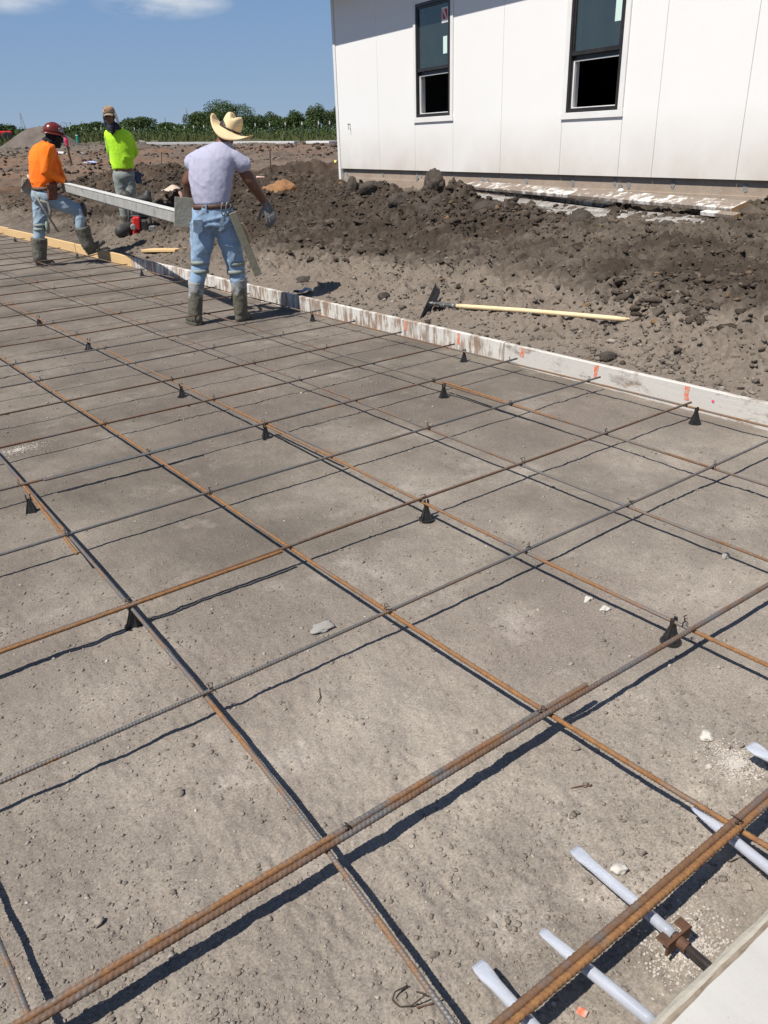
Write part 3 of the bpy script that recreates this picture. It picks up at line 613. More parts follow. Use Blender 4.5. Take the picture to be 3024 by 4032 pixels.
for px, py, hh in ((2704, 1556, .085), (2346, 1473, .085), (2057, 1396, .065), (1805, 1350, .085), (1597, 1303, .075)):
    # spray mark follows the plane of the board face
    d = ray(px, py); t_ = (4.133-CPOS[0])/d[0]; q_ = CPOS+d*t_; y = q_[1]
    for _ in range(3):
        t_ = (form_x(y)-CPOS[0])/d[0]; y = (CPOS+d*t_)[1]
    fb = FB[0] if y < 3.98 else FB[1]; k = MB(); r_ = random.Random(int(px)); pts = []
    zs = np.linspace(.138, .138-hh, 7); L_ = [(y-.016*r_.uniform(.5, 1.25), z) for z in zs]; R_ = [(y+.016*r_.uniform(.5, 1.25), z) for z in zs[::-1]]
    ring = L_+R_; n_ = len(ring); v = [(form_x(a)-o_, a, z) for o_ in (.0006, .0016) for a, z in ring]
    k.add(v, [tuple(range(n_)), tuple(range(n_, 2*n_))[::-1]]+[(i, (i+1) % n_, n_+(i+1) % n_, n_+i) for i in range(n_)]); k.build('paint_mark', M_ORANGE, fb)
k = MB(); k.loft([((4.1335-.001*s_, 2.325, .085), (0, .009, 0), (0, 0, .008)) for s_ in (0, 1.6)], 10); k.build('paint_mark', M_PINK, FB[0])
# stakes that hold the boards from behind
M_STAKE = simple('grey_stake_wood', (.20, .17, .14), (.13, .11, .09), 9, .9, 40, .4)
# ------------------------------------------------------------------ reinforcing bars
b = NB('rebar_steel'); c = b.co('World'); oi = b.n('ShaderNodeObjectInfo'); sp = b.n('ShaderNodeSeparateColor'); b.l(oi.outputs['Color'], sp.inputs[0])
n1 = b.noise(3.2, 7, .65, c); n2 = b.noise(60, 6, .7, c); n3 = b.noise(240, 3, .6, c)
steel = b.mix(b.mr(n2, .3, .7), (.125, .122, .12), (.18, .17, .16)); rust = b.mix(b.mr(n2, .35, .68), (.28, .138, .048), (.15, .068, .03)); brown = b.mix(b.mr(n2, .35, .68), (.125, .072, .046), (.075, .046, .033))
rr_ = b.mix(sp.outputs[1], rust, brown)
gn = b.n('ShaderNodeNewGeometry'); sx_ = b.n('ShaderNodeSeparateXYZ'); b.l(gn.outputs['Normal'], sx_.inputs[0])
top_grey = b.math('MULTIPLY', b.mr(sx_.outputs[2], .5, .9), b.math('MULTIPLY', sp.outputs[2], .55))          # upward faces get less rust, more grey steel
fac = b.mr(b.math('SUBTRACT', b.math('ADD', b.math('ADD', b.math('MULTIPLY', b.math('SUBTRACT', n1, .5), 2.2), b.math('MULTIPLY', b.math('SUBTRACT', b.noise(17, 6, .7, c), .5), 1.5)), b.math('ADD', b.math('MULTIPLY', n2, .35), sp.outputs[0])), top_grey), .5, .95)
col = b.mix(fac, steel, rr_)
M_BAR = b.fin(col, b.mr(fac, 0, 1, .55, .85), b.bump(n3, .3, .001)); b.l(b.mr(fac, 0, 1, .35, .0), b.p.inputs['Metallic'])
def bar_mesh(pts, r, seed, ribs=True):
    per = .0095*r/.0061
    pts = np.asarray(pts, float); seg = np.linalg.norm(np.diff(pts, axis=0), axis=1); L = np.concatenate([[0], np.cumsum(seg)]); tot = L[-1]
    s = [0.0]
    while s[-1] < tot:
        p_ = np.array([np.interp(s[-1], L, pts[:, i]) for i in range(3)]); dd = np.linalg.norm(p_-CPOS); vis = p_[1] > .3 and p_[0] > -1.6
        s.append(s[-1]+((.0026 if dd < 3.2 else .0042 if dd < 5.2 else .25)*(per/.0095) if (ribs and vis) else .25))
    s[-1] = tot; s = np.array(s)
    # gentle smoothing of the polyline
    dense = np.linspace(0, tot, 200); C_ = np.stack([np.interp(dense, L, pts[:, i]) for i in range(3)], 1); ker = np.hanning(25); ker /= ker.sum()
    Cp = np.stack([np.convolve(np.pad(C_[:, i], 12, mode='reflect', reflect_type='odd'), ker, 'valid') for i in range(3)], 1)
    ctr = np.stack([np.interp(s, dense, Cp[:, i]) for i in range(3)], 1)
    ctr[:, 2] += .0012*np.sin(s*3.1+seed)
    t = np.gradient(ctr, axis=0); t /= np.linalg.norm(t, axis=1)[:, None]+1e-9; x = np.cross(t, UZ); x /= np.linalg.norm(x, axis=1)[:, None]; y = np.cross(x, t)
    n = 10; ang = np.arange(n)*2*math.pi/n+seed
    ds = np.gradient(s)
    ph = (s[:, None]/per+.9*np.abs(((ang[None, :]-seed)/math.pi) % 2-1)*1.0) % 1.0
    rib = np.where((ph < .42) & (ds[:, None] < .012), .15, 0)+np.where(np.abs(np.sin(ang-seed)) < .2, .10, 0)[None, :]
    R_ = r*(.94+rib)
    v = ctr[:, None, :]+R_[:, :, None]*(np.cos(ang)[None, :, None]*x[:, None, :]+np.sin(ang)[None, :, None]*y[:, None, :])
    m_ = len(s); i = np.arange(m_-1)[:, None]*n; j = np.arange(n); j2 = (j+1) % n
    f = np.stack([i+j, i+j2, i+n+j2, i+n+j], -1).reshape(-1, 4); v = v.reshape(-1, 3)
    c0, c1 = len(v), len(v)+1; v = np.vstack([v, ctr[0], ctr[-1]])
    cf = [(c0, (k_+1) % n, k_, k_) for k_ in range(n)]
    caps = [(c0, (k_+1) % n, k_) for k_ in range(n)]+[(c1, (m_-1)*n+k_, (m_-1)*n+(k_+1) % n) for k_ in range(n)]
    tri = np.concatenate([f[:, [0, 1, 2]], f[:, [0, 2, 3]], np.array(caps)])
    return v, tri
def rebar(pts, rust, brown, label, r=.0061, ribs=True, top_grey=0.0):
    pts = np.asarray(pts, float); v, f = bar_mesh(pts, r, random.uniform(0, 6), ribs)
    o = obj('rebar', v, f, M_BAR, None, tuple(pts[len(pts)//2]-UZ*r), False); o.color = (rust, brown, top_grey, 1)
    return tag(o, label, 'rebar', 'steel reinforcing bars of the grid')
ZB, ZA = .078, .0912
# long bars running away from the camera, from the left picture edge to the form boards
def gB(*p): return [tuple(G(x, y, ZB)) for x, y in p]
Bset = [
 ([(-.005, -.3, ZB)]+gB((0, 3600), (55, 3790), (145, 4011))[::-1]+[(-.14, 3.2, ZB), (-.1, 20, ZB)], .62, .0, 'short stretch of grey and orange rebar in the bottom left corner'),
 ([(.60, .6, ZB)]+gB((1307, 3335), (808, 2740), (524, 2397))+[(.715, 3.05, ZB), (.73, 3.75, ZB)]+gB((0, 1795))+[(.74, 20, ZB)], .52, .0, 'long rebar crossing the doubled pair left of the picture centre, grey with an orange flank'),
 ([(1.40, .45, ZB), (1.385, .58, ZB), (1.36, 1.11, ZB), (1.35, 1.77, ZB), (1.34, 2.37, ZB), (1.35, 3.05, ZB), (1.34, 3.74, ZB), (1.335, 4.96, ZB), (1.32, 6.2, ZB), (1.33, 20, ZB)], .92, .0, 'bright orange rebar running from the left edge to the dark steel clip'),
 ([(2.02, .45, ZB), (2.01, 1.09, ZB), (1.99, 1.78, ZB), (2.01, 2.4, ZB), (2.0, 3.06, ZB), (2.03, 3.77, ZB), (2.01, 4.95, ZB), (2.01, 6.19, ZB), (1.99, 7.46, ZB), (2.0, 21, ZB)], .74, .0, 'long orange and grey rebar held up by the chair nearest the picture centre'),
 ([(2.61, .45, ZB), (2.61, 1.77, ZB), (2.62, 2.39, ZB), (2.65, 3.07, ZB), (2.65, 3.73, ZB), (2.65, 4.96, ZB), (2.61, 6.19, ZB), (2.62, 7.48, ZB), (2.63, 9.43, ZB), (2.63, 21, ZB)], .60, .45, 'thin brown rebar passing the pink dab of paint'),
 ([(3.24, .45, ZB), (3.24, 1.77, ZB), (3.27, 2.41, ZB), (3.262, 3.08, ZB), (3.278, 3.74, ZB), (3.22, 4.95, ZB), (3.24, 6.23, ZB), (3.23, 7.59, ZB), (3.21, 9.54, ZB), (3.22, 21, ZB)], .60, .55, 'brown rebar between the hat man\'s boots, second in from the form boards'),
 ([(3.99, .45, ZB), (3.965, 2.41, ZB), (3.96, 3.09, ZB), (3.945, 3.72, ZB), (3.92, 4.98, ZB), (3.93, 6.35, ZB), (3.94, 9, ZB), (3.95, 21, ZB)], .72, .2, 'edge rebar lying close along the form boards'),
]
for a, rb_ in zip(Bset, (.35, .3, .1, .2, .3, .2, .3)): rebar(*a, top_grey=rb_)
# lap pieces on the long bars
def lapB(p0, p1, dx, rust, brown, lab, dz=.004): rebar([(p0[0]+dx, p0[1], ZB+dz), (p1[0]+dx, p1[1], ZB+dz)], rust, brown, lab)
q0, q1 = G(1045, 1672, ZB), G(1313, 1795, ZB); lapB(q0, q1, .0135, .45, 0, 'short grey lap of rebar ending in an orange tip at the picture centre')
q0, q1 = G(108, 1915, ZB), G(318, 2180, ZB); lapB(q0, q1, -.0135, .98, 0, 'bright orange lap end beside the left hand chair')
q0, q1 = G(1740, 1508, ZB), G(2185, 1652, ZB); lapB(q0, q1, .0135, .85, 0, 'orange lap of rebar with a rusty cut end right of the upper middle chair')
# cross bars, numbered by their distance
AX = [0, .575, 1.11, 1.775, 2.385, 3.07, 3.745, 4.36, 4.96, 5.585, 6.20, 6.86, 7.50, 8.14, 8.80, 9.49, 10.13, 10.75, 11.4, 12.1, 12.8, 13.5, 14.2, 14.9, 15.6, 16.3, 17.0]
ends = {1: 2.6, 2: 4.06, 3: 4.07, 4: 4.0, 5: 4.06, 6: 4.02, 7: 4.0, 8: 3.98, 9: 3.97, 10: 4.02, 11: 3.9, 12: 4.0, 13: 3.95, 14: 3.93, 15: 3.96, 16: 4.0, 17: 3.97}
look = {3: (.42, .0), 4: (.80, .85), 5: (.30, .5), 6: (.50, .0), 7: (.72, .75), 8: (.9, .9), 9: (.45, .5), 10: (.5, .85), 11: (.8, .7), 12: (.8, .8)}
names = ['', '', '', 'third cross rebar from the near edge, grey top with a rusty underside', 'brown cross rebar that is lapped with a bright orange one on the left', 'dark grey twisted looking cross rebar above the nearest left chair', 'grey and orange cross rebar lapped beside the white spilled powder', 'strongly ribbed brown cross rebar meeting the pink dab of paint', 'dark brown cross rebar passing just beyond the small chair left of the centre', 'cross rebar with a bright silver middle stretch',
 'dark cross rebar in front of the hat man\'s boots', 'cross rebar running just before the heel of the hat man\'s left boot', 'cross rebar behind the hat man\'s left boot', 'cross rebar passing behind both boots of the hat man']
ordn = ['first', 'second', 'third', 'fourth', 'fifth', 'sixth', 'seventh', 'eighth', 'ninth', 'tenth', 'eleventh', 'twelfth', 'thirteenth', 'fourteenth']
for i in range(3, 27):
    y = AX[i]; xe = ends.get(i, 3.95+.05*math.sin(i*2.7)); ru, br = look.get(i, (.75+.15*math.sin(i), .75))
    wob = .012*math.sin(i*1.7); pts = [(-2.6, y+wob*1.5, ZA), (-.5, y-wob, ZA), (.7, y, ZA), (2.0, y+wob*.4, ZA), (3.2, y, ZA), (xe, y+.006*math.sin(i), ZA+.002)]
    if i == 18: pts = [(-2.6, y-.05, ZA), (1.5, y, ZA), (2.6, y+.05, ZA), (3.3, y+.16, ZA+.01), (4.0, y+.42, ZA+.05)]
    lab = names[i] if i < len(names) and names[i] else 'brown cross rebar %s beyond the hat man\'s boots' % ordn[i-14]
    rebar(pts, ru, br, lab, ribs=i < 10, top_grey={3: 1.0, 4: .0, 5: .35, 6: .7, 9: .5}.get(i, .1))
# nearest cross bars: doubled and bundled
def gA(*p): return [tuple(G(x, y, ZA)) for x, y in p]
a2 = gA((130, 4028), (640, 3722), (1307, 3325), (2154, 2810), (2727, 2475)); far = np.array(a2[-1])+(np.array(a2[-1])-np.array(a2[-2]))*1.6
dirA = np.array(a2[2])-np.array(a2[0]); dirA /= np.linalg.norm(dirA); nA = np.array([-dirA[1], dirA[0], 0])
st = np.array(a2[0])-dirA*1.2
rebar([tuple(st)]+a2[:4]+[a2[4], tuple(far)], .70, .8, 'front bar of the thick doubled pair, brown and closely ribbed, reaching the right picture edge', r=.0078)
tip = G(2315, 2700, ZA)
rebar([tuple(np.array(p_)+nA*.0150+UZ*.002) for p_ in [st]+a2[:4]]+[tuple(tip+nA*.006)], .80, .0, 'back bar of the thick doubled pair, orange, ending in a rusty tip at the right', r=.0078, top_grey=.45)
a1 = gA((2000, 4020), (2480, 3615), (2900, 3250), (3060, 3112)); d1 = np.array(a1[2])-np.array(a1[0]); d1 /= np.linalg.norm(d1); n1_ = np.array([-d1[1], d1[0], 0])
e_ = [tuple(np.array(a1[0])-d1*.9)]+a1+[tuple(np.array(a1[3])+d1*1.2)]
rebar([tuple(np.array(p_)-n1_*.0072) for p_ in e_], 1.0, .0, 'orange front bar of the pair lying above the white sleeves', r=.0078)
rebar([tuple(np.array(p_)+n1_*.0078+UZ*.001) for p_ in e_], .85, .6, 'dark brown back bar of the pair above the white sleeves', r=.0078)
q0, q1 = G(0, 2560, ZA), G(1022, 2108, ZA); dq = (q1-q0)/np.linalg.norm(q1-q0); rebar([tuple(np.array((-1.6, 2.385, ZA))+np.array((0, -.014, 0))), (.75, 2.371, ZA), tuple(np.array((q1[0], 2.371, ZA)))], .95, .0, 'bright orange lap bar ending just left of the picture centre')
q0 = G(185, 1902, ZA); q1 = G(745, 1748, ZA); rebar([(q0[0], 3.731, ZA), (q1[0]+.02, 3.731, ZA)], .30, .0, 'grey lap bar lying beside the cross rebar by the white powder')
q1 = G(128, 1430, ZA); rebar([(-2.6, 6.186, ZA), (q1[0], 6.186, ZA)], .6, .7, 'short lap end of a brown rebar at the upper left edge')
# ------------------------------------------------------------------ tie wire at the crossings
M_WIRE = simple('black_tie_wire', (.03, .024, .02), (.07, .045, .03), 40, .6, metal=.3)
xb = [.70, 1.34, 2.01, 2.63, 3.25, 3.95]
def tie_mesh(seed):
    g = random.Random(seed); mb = MB(); r = .0016
    L_ = [(-.010, -.012, -.004), (-.009, -.004, .010), (0, .001, .0195), (.009, .004, .010), (.010, .012, -.004)]; mb.tube(L_, r, 6)
    L_ = [(.012, -.011, -.004), (.007, -.007, .010), (0, -.001, .0198), (-.007, .007, .010), (-.012, .011, -.004)]; mb.tube(L_, r, 6)
    t_ = np.linspace(0, 1, 9); a, c = g.uniform(-1, 1), g.uniform(-1, 1); h = g.uniform(.014, .030); w_ = g.uniform(.006, .022)
    mb.tube(np.stack([w_*np.sin(t_*4+a)*a+.006*t_, w_*c*t_+.006*np.sin(t_*7), .018+h*np.sin(t_*2.4)], 1), r, 6)
    mb.tube(np.stack([-w_*c*t_*.8, w_*np.sin(t_*3.4+c)*.8, .018+h*.6*np.sin(t_*2.2)], 1), r, 6)
    return mb
longname = ['left hand long rebar', 'bright orange long rebar', 'long rebar through the picture centre', 'pink dabbed long rebar', 'second rebar from the forms', 'edge rebar']
def crossname(i):
    return ('', 'pair above the sleeves', 'doubled thick pair', 'third cross rebar', 'brown lapped cross rebar', 'dark twisted cross rebar', 'powder side cross rebar', 'ribbed brown cross rebar', 'dark brown cross rebar', 'silver middled cross rebar', 'cross rebar before the boots', 'eleventh cross rebar', 'twelfth cross rebar', 'thirteenth cross rebar', 'fourteenth cross rebar', 'fifteenth cross rebar', 'sixteenth cross rebar')[i]
tms = []
for s_ in range(5):
    mb = tie_mesh(s_+20); tms.append(me_new('tie_wire', mb.V()-np.array((0, 0, -.004)), mb.f, M_WIRE, True))
n_t = 0
for i in range(1, 17):
    for j, x in enumerate(xb):
        y = AX[i]
        if i <= 2 and j > 2 or i == 1 and j != 1: continue
        if (i*7+j*5) % 4 == 1 and i > 3: continue
        o = bpy.data.objects.new('tie_wire', tms[(i*3+j) % 5]); COL.objects.link(o); o.location = (x+(0 if i > 1 else .045), y, ZB+.004); o.rotation_euler = (0, 0, (i*2.1+j*1.3) % 6.28); o.scale = (.8, .8, .75); n_t += 1
        tag(o, ('wire tie where the %s crosses the %s' % (crossname(i), longname[j])).replace('long rebar through the picture centre', 'centre long rebar'), 'wire tie', 'wire ties at the rebar crossings')
# ------------------------------------------------------------------ black plastic bar chairs
b = NB('black_plastic'); M_PLAST = b.fin(b.mix(b.mr(b.noise(30, 5), .35, .7), (.014, .014, .015), (.028, .026, .024)), .42, b.bump(b.noise(50, 4), .12, .002))
def chair_parts():
    body = MB(); n = 24; ang = np.arange(n)*2*math.pi/n; rings = []
    for z, ro, ri in ((0, .032, .021), (.012, .029, .0185), (.035, .021, .0125), (.056, .0135, .0085), (.069, .0105, .0075)):
        rr2 = np.where(np.abs(np.cos(2*ang)) > .9, ro, ri+(ro-ri)*.12*np.abs(np.cos(2*ang))); rings.append(np.stack([rr2*np.cos(ang), rr2*np.sin(ang), np.full(n, z)], 1))
    v = np.vstack(rings); f = []
    for i in range(4):
        for k in range(n): f.append((i*n+k, i*n+(k+1) % n, (i+1)*n+(k+1) % n, (i+1)*n+k))
    f.append(tuple(4*n+k for k in range(n))); body.add(v, f)
    base = MB(); base.loft([((0, 0, 0), (.035, 0, 0), (0, .035, 0)), ((0, 0, .004), (.0345, 0, 0), (0, .0345, 0))], 20)
    sad = MB()
    for sx in (-1, 1): sad.frame((sx*.0095, 0, .078), (.002, 0, 0), (0, .007, 0), (0, 0, .010), .001); sad.frame((sx*.0088, 0, .0905), (.0022, 0, 0), (0, .006, 0), (0, 0, .0026), .001)
    return [('body', body), ('base', base), ('saddle', sad)]
CH = [(n_, me_new(n_, mb.V(), mb.f, M_PLAST)) for n_, mb in chair_parts()]
chairs = [((509, 2474), 'black plastic bar chair under the brown lapped rebar at the lower left'), ((142, 2015), 'black plastic bar chair near the left edge beside the lap end'), ((1660, 2052), 'black plastic bar chair nearest the picture centre'), ((2611, 2546), 'black plastic bar chair at the right under the brown cross rebar'),
 ((1051, 1728), 'black plastic bar chair at the start of the short grey lap'), ((717, 1563), 'black plastic bar chair midway between the left edge and the hat man'), ((344, 1378), 'leaning black plastic bar chair second from the left edge'), ((139, 1284), 'small black plastic bar chair at the far left of the grid'),
 ((1740, 1567), 'black plastic bar chair where the orange lap begins, right of the centre'), ((2710, 1676), 'black plastic bar chair by the form board at the right edge'), ((1797, 1431), 'black plastic bar chair below the fourth orange mark'), ((1207, 1269), 'black plastic bar chair by the form board beside the hat man\'s shadow'),
 ((898, 1184), 'black plastic bar chair between the hat man\'s boots and the form board'), ((548, 1087), 'black plastic bar chair under the edge bar left of the hat man'), ((306, 1018), 'black plastic bar chair before the stepping boot'), ((3, 958), 'black plastic bar chair at the far left picture edge')]
for k, ((px, py), lab) in enumerate(chairs):
    p_ = G(px, py, .0); xn = min(xb+[-.05], key=lambda a: abs(a-p_[0]))
    c_ = thing('rebar_chair', (xn, p_[1], 0.0), lab, 'rebar chair', 'black bar chairs under the grid'); c_.rotation_euler = (.0 if k != 6 else .0, .22 if k == 6 else 0, (k*.37) % .5)
    c_.scale = (1, 1, 1)
    for n_, me in CH:
        o = bpy.data.objects.new(n_, me); COL.objects.link(o); o.parent = c_
        if n_ == 'saddle': o.rotation_euler = (0, 0, -((k*.37) % .5))
# ------------------------------------------------------------------ white plastic dowel sleeves and the bare dowel
b = NB('sleeve_plastic'); col = b.mix(b.mr(b.noise(9, 6, .6, b.co('Object', (1, .35, 1))), .35, .7), (.60, .635, .71), (.44, .47, .54)); M_SLEEVE = b.fin(col, .32, b.bump(b.noise(20, 4), .2, .003)); b.p.inputs['Transmission Weight'].default_value = .38; b.p.inputs['IOR'].default_value = 1.25
def sleeve(tip, end, z, lab, r=.0122, flat=1.0):
    a, c = G(*tip, z), G(*end, z); d = (c-a)/np.linalg.norm(c-a); x = np.cross(d, UZ); x /= np.linalg.norm(x); mb = MB(); R_ = []
    for s_, w_, h_, dz in ((0, .014*flat, .0012, .004), (.012, .0165*flat, .003, .003), (.03, .0165*flat, .007, .001), (.055, r*1.03, r*.92, 0), (.09, r, r, 0)): R_.append((a+d*s_+UZ*dz, x*w_, UZ*h_))
    L_ = np.linalg.norm(c-a)
    for s_ in np.linspace(.15, L_, 7): R_.append((a+d*s_+UZ*.0015*math.sin(s_*14)+x*.001*math.sin(s_*19), x*r, UZ*r))
    mb.loft(R_, 16); o = mb.build('dowel_sleeve', M_SLEEVE, None, tuple((a+c)/2-UZ*r), True); tag(o, lab, 'dowel sleeve', 'white dowel sleeves along the slab edge'); return a, c
ZD = .052
s1 = sleeve((2259, 3345), (2650, 3684), ZD, 'white plastic sleeve pushed onto the bare dowel with the rusty clip')
sleeve((2132, 3668), (2575, 4030), ZD, 'white plastic sleeve left of the rusty clip, with a thin flattened tip', flat=.7)
sleeve((1878, 3797), (2130, 4075), ZD+.006, 'white plastic sleeve farthest left, its square cut tip towards the grid')
sleeve((2733, 3181), (3080, 3465), ZD, 'mud splashed white sleeve under the tied crossing at the right', flat=.8)
sleeve((2950, 2935), (3120, 3040), ZD+.012, 'flared open sleeve mouth at the right picture edge', flat=1.35)
d_ = (s1[1]-s1[0])/np.linalg.norm(s1[1]-s1[0]); dend = G(2000+1240/1.62, 3200+960/1.62, ZD-.004)
M_DOWEL = simple('oiled_dowel', (.035, .032, .03), (.075, .06, .05), 18, .38, metal=.5); M_CLIP = simple('rusty_clip', (.075, .037, .022), (.13, .06, .03), 30, .75, 60, .4)
mb = MB(); mb.tube([s1[1]-d_*.03, s1[1]+d_*.10, dend+d_*.12], .0098, 14); o = mb.build('steel_dowel', M_DOWEL, None, None, True); tag(o, 'bare dark steel dowel between the white sleeve and the slab edge', 'dowel')
xx = np.cross(d_, UZ); xx /= np.linalg.norm(xx); cc = s1[1]+d_*.012
clip = thing('dowel_clip', cc-UZ*.02, 'rusty brown steel clip plate on the bare dowel', 'clip')
mb = MB(); mb.frame(cc+xx*.0, xx*.036, d_*.003, UZ*.017, .001); mb.build('plate', M_CLIP, clip)
for sx in (-1, 1): mb = MB(); mb.frame(cc+xx*sx*.028-d_*.011+UZ*.011, xx*.011, d_*.014, UZ*.0022, .001); mb.build('tab', M_CLIP, clip)
mb = MB(); mb.tube([cc-d_*.008, cc+d_*.022], .0125, 14); mb.build('collar', M_CLIP, clip)
# small litter on the bed
M_CHIP = simple('chalk_stone', (.55, .52, .47), (.45, .42, .38), 20, .9, 60, .5); M_GREYS = simple('grey_flake', (.30, .285, .265), (.25, .235, .215), 20, .9, 60, .3)
def stone(px, py, r, mat, lab, fl=.5, seed=0, name='stone', z0=None, sc=(1, .75)):
    p_ = G(px, py, 0); z = z0 if z0 is not None else float(surf(p_[:1], p_[1:2])[0]); g = np.random.default_rng(seed); v = ICO3[0]*(1+.5*vnoise(ICO3[0]*1.2+seed*3.1, seed)+.3*vnoise(ICO3[0]*2.7+seed, seed+3)+.10*vnoise(ICO3[0]*7, seed+5))[:, None]; v = v*np.array([r*sc[0], r*sc[1], r*fl])+np.array([p_[0], p_[1], z+r*fl*.35])
    tag(obj(name, v, ICO3[1], mat, None, None, False), lab, 'stone')
stone(2317, 2357, .017, M_CHIP, 'white stone lying on the shadow of the orange long bar', .6, 1); stone(2382, 2396, .021, M_CHIP, 'pale stone just right of the white stone by the orange bar', .5, 2)
stone(1270, 2470, .038, M_GREYS, 'flat grey flake on the bed near the picture centre', .16, 3, sc=(1, .8)); stone(2784, 2912, .019, M_CHIP, 'pale rounded stone near the flared sleeve', .6, 4); stone(2440, 3430, .019, M_CHIP, 'tan stone beside the sleeve with the rusty clip', .6, 5); stone(2855, 2202, .017, M_GREYS, 'grey stone on the shadow at the right', .8, 6)
b = NB('spilled_powder'); M_POW = b.fin(b.mix(b.mr(b.noise(40, 6, .7), .3, .7), (.56, .51, .46), (.44, .40, .35)), .95, b.bump(b.noise(60, 6, .7), .8, .008))
def litter_patch(name, px, py, rx, ry, n, mat, lab, seed, cat):
    g = np.random.default_rng(seed); c = G(px, py, 0); mb = MB()
    for _ in range(n):
        a, rr_2 = g.uniform(0, 6.28), abs(g.normal(0, .5)); x, y = c[0]+rx*rr_2*math.cos(a), c[1]+ry*rr_2*math.sin(a); s_ = g.uniform(.001, .004)
        mb.add(ICO1[0]*np.array([s_, s_*g.uniform(.5, 1), s_*.35])*(1+.3*g.uniform(-1, 1, (12, 1)))+np.array([x, y, float(surf(np.array([x]), np.array([y]))[0])+.001]), ICO1[1])
    o = mb.build(name, mat, None, tuple(c)); tag(o, lab, cat, kind='stuff')
litter_patch('spilled_powder', 70, 1770, .20, .10, 900, M_POW, 'white powdery chips spilled at the left edge of the bed', 4, 'powder'); litter_patch('spilled_powder', 2900, 3010, .10, .10, 1300, M_POW, 'white cement crumbs beside the flared sleeve', 5, 'powder'); litter_patch('spilled_powder', 2700, 3720, .12, .08, 1300, M_POW, 'white cement crumbs between sleeve and slab', 6, 'powder')
def wire_bit(pts, lab, r=.0016, mat=None, name='wire_scrap', cat='wire'):
    p_ = np.array([G(x, y, 0.004+dz) for x, y, dz in pts]); tt = np.linspace(0, len(p_)-1, 30); q_ = np.stack([np.interp(tt, range(len(p_)), p_[:, i]) for i in range(3)], 1)
    mb = MB(); mb.tube(q_, r, 6); tag(mb.build(name, mat or M_WIRE, None, None, True), lab, cat)
wire_bit([(1605, 3880, .004), (1555, 3905, .012), (1545, 3940, .004), (1575, 3965, 0), (1620, 3960, 0), (1660, 3930, .02), (1680, 3915, .024), (1640, 3905, .02)], 'curled dark wire scrap on the bed at the bottom')
wire_bit([(1640, 3968, 0), (1690, 3955, 0), (1735, 3930, .006)], 'short rusty wire scrap beside the curled one', mat=M_CLIP)
wire_bit([(2248, 3104, 0), (2290, 3094, .002), (2325, 3092, .006), (2330, 3088, .006)], 'thin rusty wire lying on bare bed left of the mud splashed sleeve', mat=M_CLIP)
wire_bit([(1258, 2710, 0), (1262, 2745, .004), (1250, 2765, .004)], 'short dark wire near the middle of the bed')
wire_bit([(2855, 3370, 0), (2862, 3392, .008), (2880, 3392, .012), (2905, 3380, .004), (2940, 3375, 0)], 'looped wire on the bed under the mud splashed sleeve')
mb = MB(); c = G(2292, 3985, .003); mb.frame(c, (.007, .002, 0), (-.003, .009, 0), (0, 0, .0015), .001); tag(mb.build('plastic_chip', M_ORANGE), 'small orange plastic chip near the bottom edge', 'chip')
# ------------------------------------------------------------------ people
def merged(name, mb, mat, parent, voxel=.012, smooth=5, wrinkle=None, cut=None):
    """voxel-join overlapping volumes into one continuous skin"""
    me = me_new(name, mb.V(), mb.f, mat, True); o = bpy.data.objects.new(name, me); COL.objects.link(o)
    r = o.modifiers.new('r', 'REMESH'); r.mode = 'VOXEL'; r.voxel_size = voxel; r.use_smooth_shade = True
    s_ = o.modifiers.new('s', 'SMOOTH'); s_.factor = .5; s_.iterations = smooth
    dg = bpy.context.evaluated_depsgraph_get(); m2 = bpy.data.meshes.new_from_object(o.evaluated_get(dg)); bpy.data.objects.remove(o); bpy.data.meshes.remove(me)
    n = len(m2.vertices); co = np.empty(n*3, np.float32); m2.vertices.foreach_get('co', co); co = co.reshape(-1, 3).astype(float); nr = np.empty(n*3, np.float32); m2.vertices.foreach_get('normal', nr); nr = nr.reshape(-1, 3)
    if wrinkle is not None: co = co+nr*wrinkle(co)[:, None]
    m2.vertices.foreach_set('co', (co-wloc(parent)).astype(np.float32).ravel()); m2.name = name
    m2.materials.clear(); m2.materials.append(mat); m2.update()
    q = bpy.data.objects.new(name, m2); COL.objects.link(q); q.parent = parent; return q
def folds(amp, freq, axis, seed, stretch=.13, amp2=.5):
    ax = np.asarray(axis, float); ax /= np.linalg.norm(ax)
    def fn(co):
        al = co@ax; p_ = co-np.outer(al, ax)*(1-stretch)
        w_ = vnoise(co*4.0, seed+5)[:, None]*.07
        n = vnoise((p_+w_)*freq, seed); rdg = np.clip(1-np.abs(n)*1.35, 0, 1)**2.6-.08
        return amp*(rdg*1.5+amp2*vnoise(p_*freq*1.7, seed+1)*.3)*np.clip(.55+.7*vnoise(co*4.5, seed+2), .1, 1.2)
    return fn
def skinm(name, c): return simple(name, c, tuple(x*.8 for x in c), 30, .5, 120, .15, .001)
M_SKIN = skinm('skin_brown', (.165, .068, .036)); M_SKIN2 = skinm('skin_tan', (.20, .095, .055)); M_HAIR = simple('dark_hair', (.012, .010, .009), None, 60, .6)
def cloth(name, c1, c2, scale=6, bsc=260, bst=.25, stain=None, rough=.9):
    b = NB(name); col = b.mix(b.mr(b.noise(scale, 6, .6), .35, .68), c1, c2)
    if stain:
        for sc_, lo, hi, cc_, am in stain: col = b.mix(b.mr(b.noise(sc_, 7, .65), lo, hi, 0, am), col, cc_)
    m_ = b.fin(col, rough, b.bump(b.noise(bsc, 3, .6), bst, .002), spec=.25); b.p.inputs['Sheen Weight'].default_value = .08; return m_
